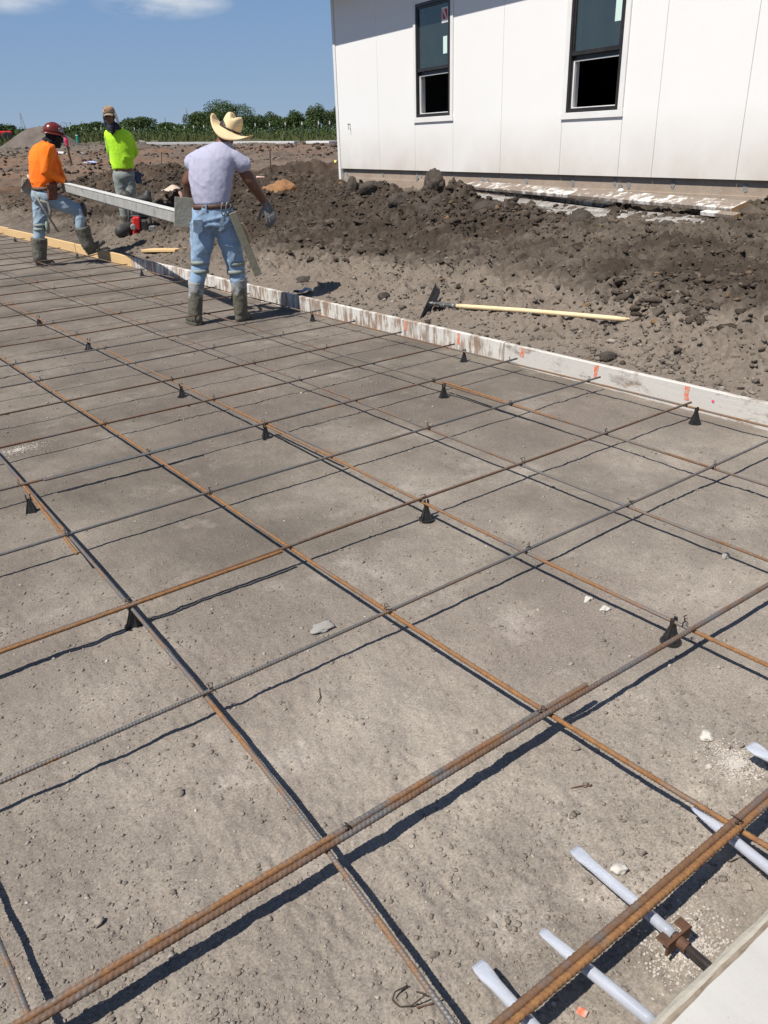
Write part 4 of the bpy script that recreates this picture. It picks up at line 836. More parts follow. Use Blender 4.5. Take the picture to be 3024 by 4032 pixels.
M_TEE = cloth('lilac_grey_cotton', (.41, .41, .525), (.355, .355, .465), 5); M_OR = cloth('hi_vis_orange', (.95, .20, .012), (.90, .165, .01), 5); M_GR = cloth('hi_vis_green', (.48, .87, .035), (.42, .80, .03), 5)
M_JEAN = cloth('faded_blue_denim', (.29, .41, .56), (.205, .31, .455), 4, stain=[(6, .52, .70, (.10, .115, .135), .75), (3, .58, .72, (.40, .49, .58), .5)])
M_JEAN2 = cloth('pale_blue_denim', (.30, .39, .47), (.22, .30, .38), 4, stain=[(7, .58, .75, (.42, .42, .40), .6)])
M_JEAN3 = cloth('grey_green_work_jeans', (.27, .30, .28), (.20, .23, .22), 5, stain=[(9, .52, .7, (.10, .11, .11), .6), (5, .6, .75, (.42, .42, .39), .5)])
b = NB('muddy_rubber_boot'); w = b.co('World'); sz_ = b.n('ShaderNodeSeparateXYZ'); b.l(w, sz_.inputs[0]); nn = b.noise(14, 6, .65, w)
hgt = b.math('ADD', sz_.outputs[2], b.math('MULTIPLY', b.math('SUBTRACT', nn, .5), .32))
col = b.mix(b.mr(hgt, .24, .30), b.mix(b.mr(b.noise(35, 6, .7, w), .3, .7), (.135, .122, .09), (.085, .08, .062)), b.mix(b.mr(nn, .35, .62), (.17, .18, .185), (.34, .345, .335)))
M_BOOT = b.fin(col, .8, b.bump(b.noise(40, 7, .7, w), .7, .01))
M_BOOTD = simple('dark_muddy_boot', (.075, .072, .06), (.14, .13, .105), 12, .85, 45, .7, .008)
M_GLOVE = simple('grey_work_glove', (.10, .105, .11), (.20, .20, .20), 22, .85, 70, .4); M_GLOVEB = simple('black_glove', (.03, .03, .035), (.07, .07, .075), 22, .85, 70, .4); M_GLOVEU = simple('blue_glove', (.05, .075, .14), (.09, .10, .14), 22, .85, 70, .4)
M_BELT = simple('brown_belt_leather', (.075, .035, .022), (.13, .07, .05), 25, .6); M_POUCH = simple('red_brown_pouch', (.17, .055, .026), (.11, .04, .022), 14, .65, 60, .3)
M_STRAW = simple('straw_hat_weave', (.80, .62, .36), (.70, .53, .29), 5, .75, 300, .35, .002); M_BAND = simple('dark_hat_band', (.035, .014, .010), None, 20, .5)
M_PAD = simple('grey_green_strap', (.25, .29, .26), (.20, .235, .21), 10, .7); M_PADB = simple('black_knee_pad', (.03, .033, .033), (.07, .07, .065), 12, .7)
M_BALA = cloth('black_print_balaclava', (.010, .010, .012), (.016, .016, .018), 6, stain=[(26, .60, .66, (.16, .16, .17), .8)])
M_NAVY = cloth('navy_bandana', (.014, .017, .03), (.03, .035, .055), 20)
M_CAMO = cloth('camo_cap', (.36, .25, .16), (.22, .12, .065), 22, stain=[(30, .56, .6, (.60, .52, .42), 1.0), (22, .58, .62, (.06, .05, .035), 1.0)]); M_BILL = cloth('khaki_bill', (.30, .26, .19), (.25, .21, .155), 9); M_FLAP = cloth('white_neck_flap', (.72, .71, .69), (.60, .59, .57), 8)
M_HELM = simple('maroon_hard_hat', (.155, .022, .015), (.11, .02, .015), 8, .28, 20, .1, .001, dirt=((.33, .30, .27), 9, .66, .72))
M_METAL = simple('worn_steel', (.27, .27, .26), (.17, .165, .155), 12, .5, metal=.6); M_MUDMET = simple('mortar_caked_steel', (.21, .20, .165), (.28, .265, .225), 9, .9, 40, .7, .006)
class Fig:
    """joint placement: pixel in a photo crop plus metres of depth away from the camera"""
    def __init__(s, base, D, crop):
        s.D = D; s.crop = crop; d = ray(*s.px(*crop[4])); s.F = np.array([d[0], d[1], 0]); s.F /= np.linalg.norm(s.F); s.R = np.array([s.F[1], -s.F[0], 0])
    def px(s, x, y): return s.crop[0]+x/s.crop[2], s.crop[1]+y/s.crop[2]
    def __call__(s, x, y, dd=0.0): return P(*s.px(x, y), s.D+dd)
def hand(mb, wrist, dirv, palm, thumb, sc=1.0, curl=.35, rf=.0088):
    """palm plate, four unequal fingers bent towards the palm, thumb from the side"""
    dirv, palm, thumb = [np.asarray(a, float)/np.linalg.norm(a) for a in (dirv, palm, thumb)]; side = thumb-dirv*np.dot(thumb, dirv); side /= np.linalg.norm(side)
    k = wrist+dirv*.085*sc
    for i, (off, ln) in enumerate(((.030, .072), (.010, .080), (-.010, .075), (-.029, .058))):
        b0 = wrist+dirv*.012*sc+side*off*.65*sc; b1 = k+side*off*sc-dirv*(.004*abs(i-1))*sc
        mb.cap(b0, b1, .0135*sc, .0115*sc, 8); p_ = b1; a = .25*curl
        for s_, l_ in enumerate((.45, .32, .25)):
            a += curl*(.5+.35*s_); d_ = dirv*math.cos(a)+palm*math.sin(a)+side*off*1.2; d_ /= np.linalg.norm(d_); q_ = p_+d_*ln*l_*sc; mb.cap(p_, q_, rf*sc*(1-.09*s_), rf*sc*(1-.09*(s_+1)), 8); p_ = q_
    t0 = wrist+dirv*.02*sc+side*.022*sc; t1_ = t0+(side*.75+dirv*.55+palm*.25)*.045*sc; t2_ = t1_+(dirv*.85+side*.3+palm*.45)*.032*sc; t3_ = t2_+(dirv*.9+palm*.5)*.024*sc
    mb.cap(t0, t1_, .0145*sc, .012*sc, 8); mb.cap(t1_, t2_, .0115*sc, .010*sc, 8); mb.cap(t2_, t3_, .0098*sc, .0085*sc, 8)
def headmesh(mb, c, up, fw, sc=1.0):
    """c = middle of the skull at eye height"""
    up, fw = np.asarray(up, float)/np.linalg.norm(up), np.asarray(fw, float); fw = fw-up*np.dot(fw, up); fw /= np.linalg.norm(fw); sd = np.cross(fw, up)
    mb.ell(c+up*.025*sc-fw*.010*sc, sd*.076*sc, fw*.098*sc, up*.092*sc, 18, 11); mb.ell(c-up*.045*sc+fw*.030*sc, sd*.058*sc, fw*.062*sc, up*.075*sc, 16, 9)
    mb.cap(c-up*.085*sc+fw*.066*sc, c-up*.092*sc+fw*.070*sc, .026*sc, .022*sc)
    mb.cap(c+up*.012*sc+fw*.086*sc, c-up*.030*sc+fw*.108*sc, .010*sc, .0155*sc, 8)
    mb.ell(c-up*.060*sc+fw*.088*sc, sd*.026*sc, fw*.010*sc, up*.008*sc, 8, 5)
    mb.ell(c+up*.022*sc+fw*.080*sc, sd*.050*sc, fw*.012*sc, up*.010*sc, 8, 5)
    for k_ in (-1, 1): mb.ell(c-up*.008*sc+sd*k_*.080*sc-fw*.012*sc, sd*.009*sc, fw*.018*sc, up*.032*sc, 8, 6); mb.ell(c+up*.002*sc+fw*.084*sc+sd*k_*.031*sc, sd*.012*sc, fw*.008*sc, up*.008*sc, 8, 5)
    return up, fw, sd
def boot(name, shaft_top, ankle, toe, sole_z, mat, parent, rt=.075, ra=.066, fwd=None, up=None, heel=.055):
    """wellington boot: shaft, instep, foot, sole"""
    mb = MB(); shaft_top, ankle, toe = [np.asarray(a, float) for a in (shaft_top, ankle, toe)]; d = toe-ankle
    fw = fwd if fwd is not None else np.array([d[0], d[1], 0]); fw = fw/np.linalg.norm(fw); u = up if up is not None else UZ; sd = np.cross(fw, u); sd /= np.linalg.norm(sd)
    x, y = sd, np.cross(shaft_top-ankle, sd); y /= np.linalg.norm(y); ax = shaft_top-ankle
    mb.loft([(ankle+ax*t, x*(ra+(rt-ra)*t)*(1+.03*math.sin(t*9)), y*(ra+(rt-ra)*t)) for t in np.linspace(0, 1, 7)], 18)
    heel_p = ankle-fw*heel
    mb.cap(ankle, ankle-u*.04, ra*.98, .052)
    mb.cap(heel_p*0+ankle-fw*.022-u*.045, toe-fw*.05+u*.012, .048, .043); mb.cap(toe-fw*.07+u*.006, toe-fw*.035+u*.004, .045, .036)
    o = merged(name, mb, mat, parent, .011, 4, lambda co: .004*vnoise(co*16, 3)+.0035*vnoise(co*38, 4))
    so = MB(); L_ = np.linalg.norm(toe-heel_p)
    for t_ in (0, 1):
        pass
    ang = np.linspace(0, 2*math.pi, 21)[:-1]; mid = (toe+heel_p)/2; hl = np.dot(toe-heel_p, fw)/2+.005
    zb = np.dot(ankle, u)-.095
    cz = lambda p_, z_: p_+u*(z_-np.dot(p_, u))
    ring = [mid+fw*hl*math.copysign(abs(math.cos(a))**.7, math.cos(a))+sd*(.046+.006*math.cos(a))*math.copysign(abs(math.sin(a))**.8, math.sin(a)) for a in ang]
    v = [cz(p_, zb) for p_ in ring]+[cz(p_, zb+.022) for p_ in ring]; so.add(v, [tuple(range(20))[::-1], tuple(range(20, 40))]+[(i, (i+1) % 20, 20+(i+1) % 20, 20+i) for i in range(20)])
    so.build('sole', mat, o); return o
def limb(mb, pts, rs, n=16):
    for i in range(len(pts)-1): mb.cap(pts[i], pts[i+1], rs[i], rs[i+1], n)
def ring(c, R_, F_, hw, hd): return (c, R_*hw, F_*hd)
def band(name, c, ax, x, y, r1, r2, h, mat, parent, th=.006):
    ax = np.asarray(ax, float)/np.linalg.norm(ax); mb = MB(); n = 22; ang = np.arange(n)*2*math.pi/n; v = []
    for a, e in ((0, -.5), (th, -.5), (th, .5), (0, .5)): v.append(c+np.cos(ang)[:, None]*x*(r1+a)+np.sin(ang)[:, None]*y*(r2+a)+ax*h*e)
    f = [(i*n+k, i*n+(k+1) % n, ((i+1) % 4)*n+(k+1) % n, ((i+1) % 4)*n+k) for i in range(4) for k in range(n)]; mb.add(np.vstack(v), f); return mb.build(name, mat, parent, None, True)
# ---- man in the straw hat ----------------------------------------------------
hb_ = G(860, 1270); DH = math.hypot(hb_[0], hb_[1])
A = Fig(None, DH, (600, 380, 2.3286, 0, (560, 1080))); R_, F_ = A.R, A.F
man = thing('person', np.array([A(600, 1900)[0], A(600, 1900)[1], 0]), 'person seen from behind in straw hat, lilac grey tee and blue jeans', 'person', 'workers on the site')
torso = [ring(A(555, 1060, .0), R_, F_, .165, .125), ring(A(550, 985, .0), R_, F_, .160, .118), ring(A(540, 880, .015), R_, F_, .182, .125), ring(A(538, 760, .04), R_, F_, .196, .130), ring(A(545, 640, .075), R_, F_, .208, .135), ring(A(560, 560, .10), R_, F_, .212, .130), ring(A(580, 500, .125), R_, F_, .185, .115), ring(A(610, 450, .14), R_, F_, .125, .09), ring(A(640, 415, .15), R_, F_, .075, .065)]
LS, LE, LW = A(385, 520, .12), A(322, 780, .16), A(345, 965, .40); RS, RE, RW = A(775, 520, .10), A(893, 765, .12), A(1040, 985, .18)
LH, RH = A(465, 1130, .0), A(655, 1130, .0); LK, RK = A(438, 1545, .03), A(765, 1555, .03); LA, RA = A(400, 1985, .0), A(805, 1975, .04)
head_c = A(690, 335, .235); hup = UZ*.89+R_*.42+F_*.15; hfw = F_*.9+R_*.25-UZ*.35
body = MB(); body.loft([(c, a*.82, b_*.80) for c, a, b_ in torso], 20); body.cap(A(600, 520, .13), A(640, 425, .15), .055, .052); body.ell(A(555, 1110, 0), R_*.158, F_*.118, UZ*.11)
limb(body, [LS-UZ*.035+R_*.03, LE, LW], [.040, .048, .034]); limb(body, [RS-UZ*.035-R_*.03, RE, RW], [.044, .055, .036]); body.cap(A(893, 765, .12)+(RS-RE)*.08, RE+(RW-RE)*.35, .055, .053)
limb(body, [LH, LK, LA], [.088, .058, .042]); limb(body, [RH, RK, RA], [.088, .058, .042]); body.cap(A(645, 420, .15), head_c-hup*.06, .058, .054)
up_, fw_, sd_ = headmesh(body, head_c, hup, hfw)
hand(body, LW, (LW-LE)*.6-UZ*.2, R_*.5-UZ*.3, F_, .82, .9, .008); hand(body, RW, A(1092, 1120, .17)-RW, F_*.8-R_*.5, -R_, .98, .30, .008)
for a in (LA, RA): body.cap(a-UZ*.05, a-UZ*.055+F_*.10, .035, .030)
merged('body', body, M_SKIN, man, .009, 3)
tee = MB(); tee.loft([(c, a*.95, b_*.95) for c, a, b_ in torso[1:]], 22); tee.cap(LS-UZ*.03+R_*.035, LS+(LE-LS)*.36, .062, .066); tee.cap(RS-UZ*.03-R_*.035, RS+(RE-RS)*.42, .066, .076)
merged('t_shirt', tee, M_TEE, man, .009, 7, lambda co: folds(.008, 16, UZ*.80-R_*.55, 4)(co)+.0015*vnoise(co*45, 8))
jn = MB(); jn.ell(A(553, 1105, 0), R_*.183, F_*.140, UZ*.135, 20, 11); jn.loft([ring(A(553, 1000, 0), R_, F_, .166, .122), ring(A(553, 1090, 0), R_, F_, .182, .138), ring(A(560, 1180, 0), R_, F_, .19, .135)], 20)
limb(jn, [A(470, 1150, .0), A(455, 1330, .01), LK, A(412, 1690, .01)], [.108, .100, .076, .069]); limb(jn, [A(650, 1150, .0), A(712, 1330, .01), RK, A(785, 1680, .02)], [.108, .100, .078, .069])
for s_ in (-1, 1): jn.ell(A(553+s_*85, 1135, -.05), R_*.085, F_*.085, UZ*.095)
merged('jeans', jn, M_JEAN, man, .011, 4, lambda co: folds(.011, 15, R_*.9+UZ*.35, 9, .35)(co)+.002*vnoise(co*40, 3))
M_STITCH = cloth('denim_pocket', (.21, .29, .39), (.14, .20, .28), 7, stain=[(9, .45, .65, (.08, .09, .11), .8)])
for (cx, cy) in ((415, 1190), (615, 1165)):
    v = [A(cx-42, cy-55, -.137), A(cx+42, cy-62, -.140), A(cx+46, cy+45, -.137), A(cx+5, cy+75, -.136), A(cx-38, cy+50, -.132)]; v = np.array(v+[p_+F_*.03 for p_ in v])
    obj('pocket', v, [(4, 3, 2, 1, 0), (5, 6, 7, 8, 9)]+[(i, (i+1) % 5, 5+(i+1) % 5, 5+i) for i in range(5)], M_STITCH, man)
band('belt', A(553, 1003, .0), UZ*.98-R_*.06, R_, F_, .170, .126, .040, M_BELT, man)
for cx in (490, 715): 
    k = MB(); k.bar(A(cx, 985, -.130), A(cx, 1042, -.134), .012, .005, F_); k.build('belt_loop', M_JEAN, man)
hd = MB(); hd.ell(head_c+up_*.028-fw_*.016, sd_*.081, fw_*.098, up_*.088, 16, 9); merged('hair', hd, M_HAIR, man, .010, 3)
boot('boot', A(405, 1690, .01), A(394, 1990, .0), A(318, 2030, .11), 0, M_BOOT, man, .073, .062); boot('boot', A(790, 1665, .02), A(810, 1985, .03), A(905, 2010, .13), 0, M_BOOT, man, .076, .064)
for (p0, p1, rr0) in ((A(437, 1520, .02), A(437, 1600, .02), .0735), (A(765, 1530, .02), A(765, 1605, .02), .0755)):
    for p_ in (p0, p1): band('knee_strap', p_, UZ, R_, F_, rr0, rr0, .036, M_PAD, man)
for c_ in (A(437, 1560, .10), A(765, 1570, .10)):
    k = MB(); k.ell(c_, R_*.072, F_*.03, UZ*.085); k.build('knee_pad', M_PADB, man, None, True)
gm = MB(); hand(gm, RW+(RW-RE)*.02, A(1092, 1120, .17)-RW, F_*.8-R_*.5, -R_, 1.25, .30, .0125); gm.cap(RW-(RW-RE)*.10, RW+(RW-RE)*.05, .038, .036); merged('glove', gm, M_GLOVE, man, .0055, 2)
gm = MB(); hand(gm, LW, (LW-LE)*.6-UZ*.2, R_*.5-UZ*.3, F_, 1.05, .9, .0108); gm.cap(LW-(LW-LE)*.12, LW, .036, .036); merged('glove', gm, M_GLOVE, man, .0055, 2)
# clip rings on the belt
for dx in (-16, 26):
    k = MB(); t_ = np.linspace(0, 2*math.pi, 26); k.tube([A(668+dx+20*math.cos(a), 1032+62*math.sin(a), -.155+.012*math.cos(a)) for a in t_], .0055, 8, False); k.build('snap_ring', M_METAL, man, None, True)
# straw hat
def hatpt(c, up, fw, sd, x, y, z): return c+sd*x+fw*y+up*z
hat_up = UZ*.89+R_*.45-F_*.16; hat_up /= np.linalg.norm(hat_up); hat_fw = F_*.93+R_*.30; hat_fw -= hat_up*np.dot(hat_fw, hat_up); hat_fw /= np.linalg.norm(hat_fw); hat_sd = np.cross(hat_fw, hat_up)
hc = A(718, 305, .225); hat = MB(); nA_ = 40; v = []; f = []; angs = np.arange(nA_)*2*math.pi/nA_
prof_ = []   # outer surface rings from brim edge up over the crown
def brimz(x, y, t): return (.056*abs(x/.20)**2.0-.076*abs(y/.20)**1.8)*t
for t in (1.0, .86, .7, .55, .42, .30, .2, .1, .0):
    rx, ry = .086+(.192-.086)*t, .102+(.190-.102)*t
    prof_.append([hatpt(hc, hat_up, hat_fw, hat_sd, rx*math.cos(a), ry*math.sin(a), brimz(rx*math.cos(a), ry*math.sin(a), t**1.25)) for a in angs])
for h_, k_ in ((.02, .995), (.045, .98), (.075, .94), (.10, .87), (.116, .76), (.124, .58), (.122, .36), (.114, .14)):
    prof_.append([hatpt(hc, hat_up, hat_fw, hat_sd, .086*k_*math.cos(a)*(1-.16*sm((h_-.05)/.07)*max(math.sin(a), 0)), .102*k_*math.sin(a), h_*1.06-.030*sm((h_-.08)/.04)*math.exp(-(math.cos(a)*k_/.30)**2)*(k_ < .95)) for a in angs])
hv = np.array(prof_); nr_ = len(prof_); V_ = hv.reshape(-1, 3)
for i in range(nr_-1):
    for k_ in range(nA_): f.append((i*nA_+k_, i*nA_+(k_+1) % nA_, (i+1)*nA_+(k_+1) % nA_, (i+1)*nA_+k_))
f.append(tuple((nr_-1)*nA_+k_ for k_ in range(nA_)))
ho = obj('straw_hat', V_, f, M_STRAW, man, None, True); so_ = ho.modifiers.new('thick', 'SOLIDIFY'); so_.thickness = .004; so_.offset = -1
vv = []; ff = []
for h_, o_ in ((.004, .002), (.004, .0045), (.017, .0045), (.017, .002)): vv.append([hatpt(hc, hat_up, hat_fw, hat_sd, (.088+o_)*math.cos(a), (.104+o_)*math.sin(a), h_) for a in angs])
for i in range(4):
    for k_ in range(nA_): ff.append((i*nA_+k_, i*nA_+(k_+1) % nA_, ((i+1) % 4)*nA_+(k_+1) % nA_, ((i+1) % 4)*nA_+k_))
obj('hat_band', np.array(vv).reshape(-1, 3), ff, M_BAND, ho, None, True)
# ---- man in orange -----------------------------------------------------------
ob_ = G(165, 1050); DO = math.hypot(ob_[0], ob_[1])
B = Fig(None, DO, (0, 350, 2.37, 0, (400, 950))); R_, F_ = B.R, B.F
man2 = thing('person', np.array([B(390, 1600)[0], B(390, 1600)[1], 0]), 'person in orange shirt, maroon hard hat and black face cover', 'person', 'workers on the site')
q_ = R_*.80+F_*.60; sdv = F_*.80-R_*.60; sdv = sdv/np.linalg.norm(sdv); q_ = q_/np.linalg.norm(q_)     # facing direction and left-right axis of the body
torso = [ring(B(395, 980), sdv, q_, .165, .125), ring(B(400, 925), sdv, q_, .165, .125), ring(B(400, 860, .0), sdv, q_, .195, .150), ring(B(392, 760, .0), sdv, q_, .195, .150), ring(B(392, 660, .0), sdv, q_, .205, .150), ring(B(400, 585, .0), sdv, q_, .205, .135), ring(B(412, 535, .0), sdv, q_, .17, .11), ring(B(428, 505, .0), sdv, q_, .10, .08), ring(B(440, 480, .0), sdv, q_, .07, .065)]
RS, RE, RW = B(440, 590, -.15), B(425, 775, -.24), B(592, 858, -.16); LS, LE, LW = B(470, 590, .13), B(545, 760, .22), B(600, 870, .16)
hips = B(400, 985); H1, K1, A1_ = B(385, 1010, .07), B(372, 1290, .03), B(365, 1590, .0); H2, K2 = B(430, 1010, -.06), B(742, 1135, -.10)
AN2 = B(830, 1478, -.12)
hc2 = B(505, 455, .03); hup = UZ*.93+R_*.22; hfw = R_*.82+F_*.34-UZ*.30
body = MB(); body.loft([(c, a*.93, b_*.92) for c, a, b_ in torso], 18); body.ell(hips, sdv*.16, q_*.13, UZ*.12)
limb(body, [RS, RE, RW], [.058, .046, .032]); limb(body, [LS, LE, LW], [.058, .046, .032]); limb(body, [H1, K1, A1_], [.088, .058, .042]); limb(body, [H2, K2, AN2], [.088, .060, .042]); body.cap(B(440, 490), hc2-hup*.07, .058, .055)
up_, fw_, sd_ = headmesh(body, hc2, hup, hfw)
hand(body, RW, B(670, 872, -.15)-RW, -UZ*.8+F_*.4, F_, .82, .8, .008); hand(body, LW, B(670, 885, .1)-LW, -UZ*.8-F_*.4, -F_, .82, .8, .008)
body.cap(A1_-UZ*.05, A1_-UZ*.05+R_*.1, .035, .03); body.cap(AN2-UZ*.04, AN2+R_*.12, .035, .03)
merged('body', body, M_SKIN2, man2, .010, 3)
sh = MB(); sh.loft(torso[1:], 20); limb(sh, [RS, RE, RW-(RW-RE)*.02], [.085, .062, .043]); limb(sh, [LS, LE, LW], [.080, .062, .043]); sh.ell(B(455, 770, -.03), sdv*.16, q_*.125, UZ*.20)
merged('long_sleeve_shirt', sh, M_OR, man2, .011, 4, lambda co: folds(.012, 14, UZ*.75+R_*.6, 14)(co)+.0015*vnoise(co*45, 8))
jn = MB(); jn.ell(B(405, 1000), sdv*.178, q_*.145, UZ*.13, 18, 11); limb(jn, [H1, B(380, 1150, .05), K1, B(362, 1400, .01)], [.108, .098, .078, .072]); limb(jn, [H2, B(590, 1075, -.08), K2, B(752, 1290, -.11)], [.112, .100, .080, .070])
merged('jeans', jn, M_JEAN2, man2, .012, 4, lambda co: folds(.011, 14, R_*.8+UZ*.5, 19, .35)(co)+.002*vnoise(co*40, 3))
boot('boot', B(363, 1392, .01), B(372, 1595, .0), B(520, 1628, -.03), 0, M_BOOTD, man2, .115, .092)
b2d = B(985, 1425, -.10)-AN2; fw2 = b2d/np.linalg.norm(b2d); up2 = np.cross(np.cross(fw2, UZ), fw2); up2 /= np.linalg.norm(up2)
boot('boot', B(762, 1290, -.11), AN2, B(985, 1425, -.10), 0, M_BOOTD, man2, .112, .085, fwd=fw2, up=up2)
band('belt', B(403, 930), UZ, sdv, q_, .176, .138, .045, M_BELT, man2)
k = MB(); k.frame(B(488, 955, -.17), (R_*.8+F_*.2)*.082, F_*.035, UZ*.110+R_*.018, .02); k.build('tool_pouch', M_POUCH, man2)
k = MB(); k.frame(B(480, 905, -.175), (R_*.8+F_*.2)*.085, F_*.036, UZ*.03, .012); k.build('pouch_flap', M_POUCH, man2)
for p_ in (B(370, 1310, .02), B(376, 1270, .02)): band('knee_strap', p_, UZ, R_, F_, .079, .079, .036, M_PAD, man2)
k = MB(); k.ell(B(440, 1285, .0), R_*.035, F_*.075, UZ*.09); k.build('knee_pad', M_PAD, man2, None, True)
k = MB(); k.ell(K2+R_*.055+UZ*.005, R_*.045, F_*.085, UZ*.11); k.build('knee_pad', M_PADB, man2, None, True)
k = MB(); hand(k, RW, B(670, 872, -.15)-RW, -UZ*.8+F_*.4, F_, 1.08, .8, .011); k.cap(RW-(RW-RE)*.06, RW+(RW-RE)*.04, .040, .038); merged('glove', k, M_GLOVEB, man2, .006, 2)
k = MB(); hand(k, LW, B(670, 885, .1)-LW, -UZ*.8-F_*.4, -F_, 1.08, .8, .011); k.cap(LW-(LW-LE)*.06, LW, .040, .038); merged('glove', k, M_GLOVEB, man2, .006, 2)
bl = MB(); headmesh(bl, hc2, hup, hfw, 1.07); bl.cap(B(450, 505), hc2-hup*.06, .085, .072); bl.loft([ring(B(440, 525), sdv, q_, .11, .095), ring(B(455, 480), sdv, q_, .082, .08)], 16); merged('face_cover', bl, M_BALA, man2, .0085, 3, folds(.004, 30, R_+UZ, 3))
gl_ = MB()
for s_ in (-1, 1): gl_.ell(hc2+up_*.004+fw_*.100+sd_*.032*s_, sd_*.028, fw_*.008, up_*.020, 10, 6)
gl_.tube([hc2+up_*.012+fw_*.105, hc2+up_*.010+fw_*.06+sd_*.086, hc2+up_*.008-fw_*.02+sd_*.09], .004, 6); gl_.tube([hc2+up_*.012+fw_*.105, hc2+up_*.010+fw_*.06-sd_*.086, hc2+up_*.008-fw_*.02-sd_*.09], .004, 6); gl_.build('safety_glasses', M_BLACK, man2, None, True)
# hard hat: shell, ridge, full brim, sticker
hh = MB(); c0 = hc2+up_*.055; pr_ = [(0, 1.0), (.03, .985), (.06, .93), (.085, .83), (.105, .66), (.118, .42), (.122, .15)]
hh.loft([(c0+up_*z_*1.03-fw_*.008, sd_*.112*k_, fw_*.138*k_) for z_, k_ in pr_], 26); hel = hh.build('hard_hat', M_HELM, man2, None, True)
k = MB(); vv = []; ff = []; n = 30
for i_, (rx, ry, z_) in enumerate(((.108, .134, .006), (.120, .148, -.002), (.136, .172, -.016), (.136, .172, -.020), (.118, .146, -.006), (.106, .132, .001))):
    for a in np.arange(n)*2*math.pi/n: vv.append(c0+sd_*rx*math.cos(a)+fw_*(ry*math.sin(a)*(1.06 if math.sin(a) > 0 else .97)-.006)+up_*z_)
for i_ in range(6):
    for k_ in range(n): ff.append((i_*n+k_, i_*n+(k_+1) % n, ((i_+1) % 6)*n+(k_+1) % n, ((i_+1) % 6)*n+k_))
obj('brim', np.array(vv), ff, M_HELM, hel, None, True)
k = MB(); k.tube([c0+up_*(.122*math.cos(a)+.004)+fw_*(.128*math.sin(a)-.008) for a in np.linspace(-1.25, 1.25, 14)], .011, 8); k.build('ridge', M_HELM, hel, None, True)
k = MB(); nr_v = sd_*.75+fw_*.35+up_*.3; nr_v /= np.linalg.norm(nr_v)
if np.dot(nr_v, F_) > 0: nr_v = -sd_*.75+fw_*.35+up_*.3; nr_v /= np.linalg.norm(nr_v)
tx = np.cross(up_, nr_v); tx /= np.linalg.norm(tx); ty = np.cross(nr_v, tx); ctr_ = c0+up_*.052+(nr_v-up_*np.dot(nr_v, up_))*.104
k.loft([(ctr_+nr_v*.004, tx*.034, ty*.032), (ctr_+nr_v*.010, tx*.034, ty*.032)], 16); k.build('sticker', simple('worn_white_sticker', (.55, .54, .52), (.16, .15, .15), 45, .7, lo=.45, hi=.55), hel)
# ---- man in green ------------------------------------------------------------
gb_ = TD(1180/2.37/KD, (350+1345/2.37)/KD); DG = math.hypot(gb_[0], gb_[1])+.45
C = Fig(None, DG, (0, 350, 2.37, 0, (1140, 800))); R_, F_ = C.R, C.F; BK = F_
man3 = thing('person', C(1175, 1300)*np.array((1, 1, 0))+UZ*gz(C(1175, 1300)), 'person in lime green shirt and camo cap, hands behind the back', 'person', 'workers on the site')
torso = [ring(C(1165, 800), R_, F_, .165, .115), ring(C(1150, 745), R_, F_, .168, .12), ring(C(1142, 660), R_, F_, .180, .13), ring(C(1130, 560), R_, F_, .188, .135), ring(C(1112, 470), R_, F_, .200, .13), ring(C(1100, 420), R_, F_, .195, .115), ring(C(1088, 385), R_, F_, .14, .09), ring(C(1075, 355), R_, F_, .075, .065)]
LS, LE, LW = C(1020, 435, .02), C(1040, 600, .20), C(1160, 655, .20); RS, RE, RW = C(1182, 430, .02), C(1255, 585, .10), C(1215, 660, .18)
H1, K1, A1_ = C(1110, 800), C(1135, 1010, -.02), C(1180, 1270, .0); H2, K2, A2_ = C(1200, 800), C(1225, 1020, -.02), C(1250, 1270, .05)
hc3 = C(1028, 262, -.07); hup = UZ*.97-R_*.10; hfw = -F_*.92-R_*.30-UZ*.2
body = MB(); body.loft([(c, a*.93, b_*.92) for c, a, b_ in torso], 18); body.ell(C(1160, 825), R_*.16, F_*.12, UZ*.12); limb(body, [RS, RE, RW], [.055, .045, .031]); limb(body, [LS, LE, LW], [.055, .045, .031]); limb(body, [H1, K1, A1_], [.086, .057, .042]); limb(body, [H2, K2, A2_], [.086, .057, .042]); body.cap(C(1070, 360), hc3-hup*.07, .056, .054)
up_, fw_, sd_ = headmesh(body, hc3, hup, hfw); hand(body, RW, C(1160, 690, .2)-RW, F_, UZ, .82, .6, .008); hand(body, LW, C(1210, 680, .2)-LW, F_, UZ, .82, .6, .008)
for a in (A1_, A2_): body.cap(a-UZ*.05, a-UZ*.05-F_*.1, .035, .03)
merged('body', body, M_SKIN2, man3, .010, 3)
k = MB()
for s_ in (-1, 1): k.ell(hc3+up_*.004+fw_*.089+sd_*.031*s_, sd_*.011, fw_*.006, up_*.005, 8, 5)
k.build('eyes', M_HAIR, man3, None, True)
k = MB(); k.ell(hc3-up_*.060+fw_*.094, sd_*.024, fw_*.007, up_*.004, 8, 5); k.build('mouth', simple('lip', (.13, .045, .035), None, 9, .6), man3, None, True)
sh = MB(); sh.loft(torso[1:], 20); limb(sh, [RS, RE, RW], [.076, .058, .045]); limb(sh, [LS, LE, LW], [.076, .058, .045]); merged('long_sleeve_shirt', sh, M_GR, man3, .012, 4, lambda co: folds(.013, 13, UZ*.75-R_*.6, 24)(co)+.0015*vnoise(co*45, 8))
jn = MB(); jn.ell(C(1155, 815), R_*.175, F_*.13, UZ*.13, 18, 11); limb(jn, [H1, K1, A1_], [.100, .078, .068]); limb(jn, [H2, K2, A2_], [.100, .078, .068]); merged('jeans', jn, M_JEAN3, man3, .013, 4, folds(.011, 13, R_*.8+UZ*.4, 29, .35))
